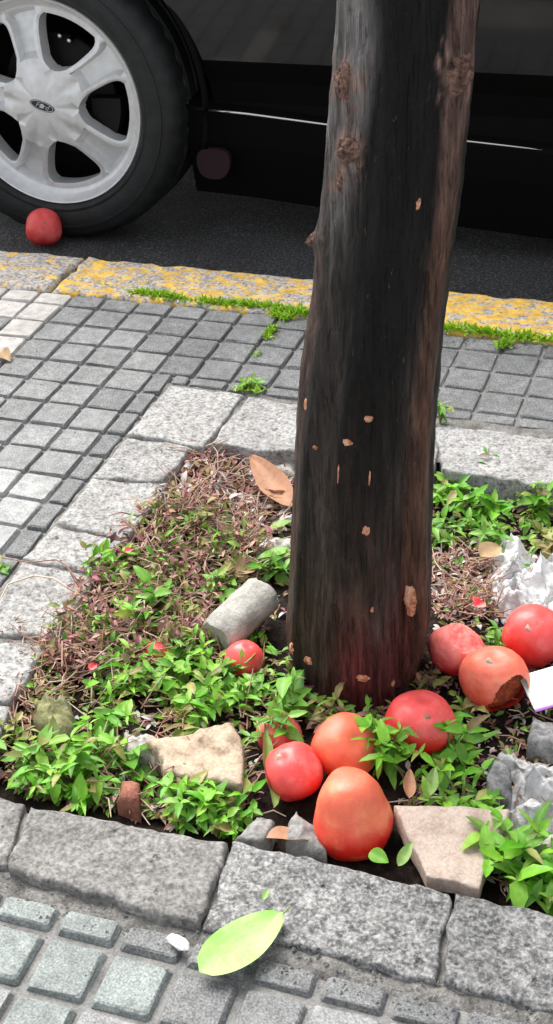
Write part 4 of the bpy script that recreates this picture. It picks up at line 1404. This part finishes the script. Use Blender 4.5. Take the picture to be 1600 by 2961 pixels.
stuff('leaf_litter', ['litter', 'litter_olive', 'white_bits'], [
    (FARL, 1300, (.008, .024), (.0, .018), [0, 0, 0, 1, 2, 2], .42, .3),
    (LEFT, 2200, (.005, .016), (.0, .008), [0, 0, 1, 1, 2], .45, .4),
    (OLIVE, 1500, (.007, .018), (.008, .04), [0, 0, 0, 1], .35, .1),
    (RCHIP, 1300, (.005, .014), (.0, .008), [0, 0, 0, 1, 2], .4, .4),
    (RIGHT, 2600, (.005, .014), (.0, .006), [0, 0, 1, 2], .45, .5),
    (BASE, 520, (.006, .018), (.0, .014), [0, 0, 1, 1], .45, .3),
    (FRONTG, 420, (.006, .018), (.0, .012), [0, 0, 1, 1, 2], .45, .4),
    (BORD, 350, (.006, .016), (.0, .012), [0, 0, 1], .4, .2)], 'reddish brown litter of dead leaf bits over the soil', 'litter')
stuff('ground_cover', ['leaf_bright', 'leaf_mid', 'leaf_olive'], [
    (OLIVE, 1700, (.008, .02), (.006, .04), [1, 2, 2, 2, 0], .42, .1),
    (GREENB, 800, (.009, .022), (.004, .034), [0, 0, 1, 2], .45, .1),
    (FRONTL, 260, (.008, .018), (.004, .024), [0, 0, 1, 2], .5, .2),
    (FARR, 700, (.008, .02), (.004, .034), [0, 1, 2], .45, .2),
    (BASE, 150, (.008, .018), (.002, .022), [0, 1, 2, 2], .45, .2),
    (FRONTG, 300, (.008, .018), (.0, .02), [0, 0, 1], .5, .3),
    (BORD, 260, (.006, .014), (.0, .02), [1, 2, 2], .4, .2),
    (LEFT, 500, (.006, .014), (.002, .018), [1, 2], .45, .2),
    (RIGHT, 800, (.006, .015), (.002, .014), [1, 2], .45, .2)], 'low mat of small mixed weeds across the tree pit', 'ground cover')
# dead stalks
R = random.Random(5)
v, f = [], []
for poly, n, l0, l1 in ((FARL, 360, .02, .06), (OLIVE, 750, .02, .06), (RCHIP, 160, .015, .04), (BORD, 150, .02, .05), (RIGHT, 120, .015, .04), (GREENB, 160, .02, .06), (FRONTL, 110, .02, .06)):
    for (x, y) in scatter(poly, n, R):
        g = on_soil(x, y) + Vector((0, 0, R.uniform(.002, .014)))
        az = R.uniform(0, 2 * PI); L = R.uniform(l0, l1); el = R.uniform(0, .75)
        d = Vector((math.cos(az) * math.cos(el), math.sin(az) * math.cos(el), math.sin(el))) * L
        bow = Vector((R.uniform(-.2, .2), R.uniform(-.2, .2), R.uniform(-.1, .25))) * L
        tube(v, f, [g, g + d * .5 + bow, g + d], [.0011, .001, .0006], 4, False)
tag(link('dead_stalks', mesh_of('dead_stalks', v, f, M['stalk'], True)), 'thin dry reddish stalks tangled in the litter', 'stalks', None, 'stuff')
# runners creeping over the left border stones
def runner(Ds, zs_, rad, label):
    v, f = [], []
    P = [at(x, y, z) for (x, y), z in zip(Ds, zs_)]
    b = P[0].copy()
    Q = []
    for i in range(len(P) - 1):
        for k_ in range(4): Q.append(P[i].lerp(P[i + 1], k_ / 4) - b + Vector((.002 * N(i, k_, 1), .002 * N(i, k_, 9), 0)))
    Q.append(P[-1] - b)
    tube(v, f, Q, [rad * (1 - .5 * i / len(Q)) for i in range(len(Q))], 6)
    tag(link('runner_stem', mesh_of('runner_stem', v, f, M['stalk'], True), None, b), label, 'stem')
runner([(230, 1515), (170, 1478), (135, 1455), (85, 1448), (20, 1470), (-8, 1525)], (.0, .018, .022, .014, .009, .008), .0016, 'reddish runner stem lying across the pale border stones')
runner([(225, 1480), (190, 1455), (165, 1420), (140, 1408), (75, 1415), (0, 1402)], (.0, .02, .026, .02, .012, .008), .0013, 'thin olive runner stem reaching over the paving at the left')
runner([(235, 1500), (160, 1560), (110, 1600), (70, 1605)], (.0, .012, .01, .008), .0012, 'short dry runner stem above the border joint at the left')
runner([(470, 1245), (505, 1215), (540, 1190), (555, 1175)], (-.015, .0, .006, .008), .0016, 'pale twig lying in the reddish litter')

# bright moss and grass in the kerb joint
R = random.Random(11)
v, f, mi = [], [], []
def grass(D0, D1, n, h, sp, zz=.001):
    a, b = at(*D0, zz), at(*D1, zz)
    for _ in range(n):
        t = R.random()
        p = a.lerp(b, t) + Vector((R.gauss(0, .003), R.gauss(0, sp), 0))
        az = R.uniform(0, 2 * PI); el = R.uniform(.1, 1.2); L = .95 * h * R.uniform(.4, 1.3)
        add_flake(v, f, mi, p, L, L * R.uniform(.2, .4), az, -el, R.uniform(-.6, .6), 0, .1)
for a in (((335, 738), (455, 752), 380, .014, .006), ((455, 756), (500, 758), 70, .010, .004), ((500, 760), (660, 772), 480, .014, .006), ((660, 774), (790, 792), 380, .014, .006), ((690, 790), (730, 800), 170, .014, .008),
          ((672, 850), (692, 822), 120, .012, .004), ((1085, 822), (1400, 858), 950, .013, .0055), ((1255, 870), (1290, 862), 130, .014, .007), ((240, 712), (335, 736), 60, .007, .003), ((1400, 858), (1500, 870), 200, .012, .005),
          ((600, 975), (655, 985), 70, .012, .006), ((700, 780), (790, 790), 100, .016, .006), ((640, 900), (655, 880), 40, .007, .003)):
    grass(*a)
tag(link('grass', mesh_of('grass', v, f, [M['moss']], True, mi)), 'bright green grass and moss along the kerb joint', 'grass', None, 'stuff')

# loose grit in the gutter, the cement joints and along the stones
v, f = [], []
R = random.Random(21)
def grit(x0, x1, y0, y1, z, n, r0, r1):
    for _ in range(n):
        c = Vector((R.uniform(x0, x1), R.uniform(y0, y1), z))
        r = R.uniform(r0, r1)
        b = len(v)
        for d in ((1, 0, 0), (-.4, .9, 0), (-.5, -.8, 0), (0, 0, .9)):
            v.append(c + Vector(d) * r * R.uniform(.7, 1.3))
        f.extend([(b, b + 1, b + 3), (b + 1, b + 2, b + 3), (b + 2, b, b + 3)])
grit(-1.7, 0, KERB1 + .005, KERB1 + .2, ROAD_Z + .001, 260, .0008, .0024)
grit(-.7, -.02, .775, .815, .0, 420, .0008, .003)
grit(-.9, -.02, 2.07, 2.11, -.002, 160, .0008, .0026)
grit(-1.3, -.87, 1.1, 2.08, -.0005, 420, .0006, .0018)
grit(-.86, -.75, 1.0, 1.8, .006, 160, .0006, .0022)
grit(-.6, -.02, .5, .78, -.0005, 260, .0006, .0018)
tag(link('grit', mesh_of('grit', v, f, M['rock_grey'])), 'loose pale grit in the gutter and the paving joints', 'grit', None, 'stuff')
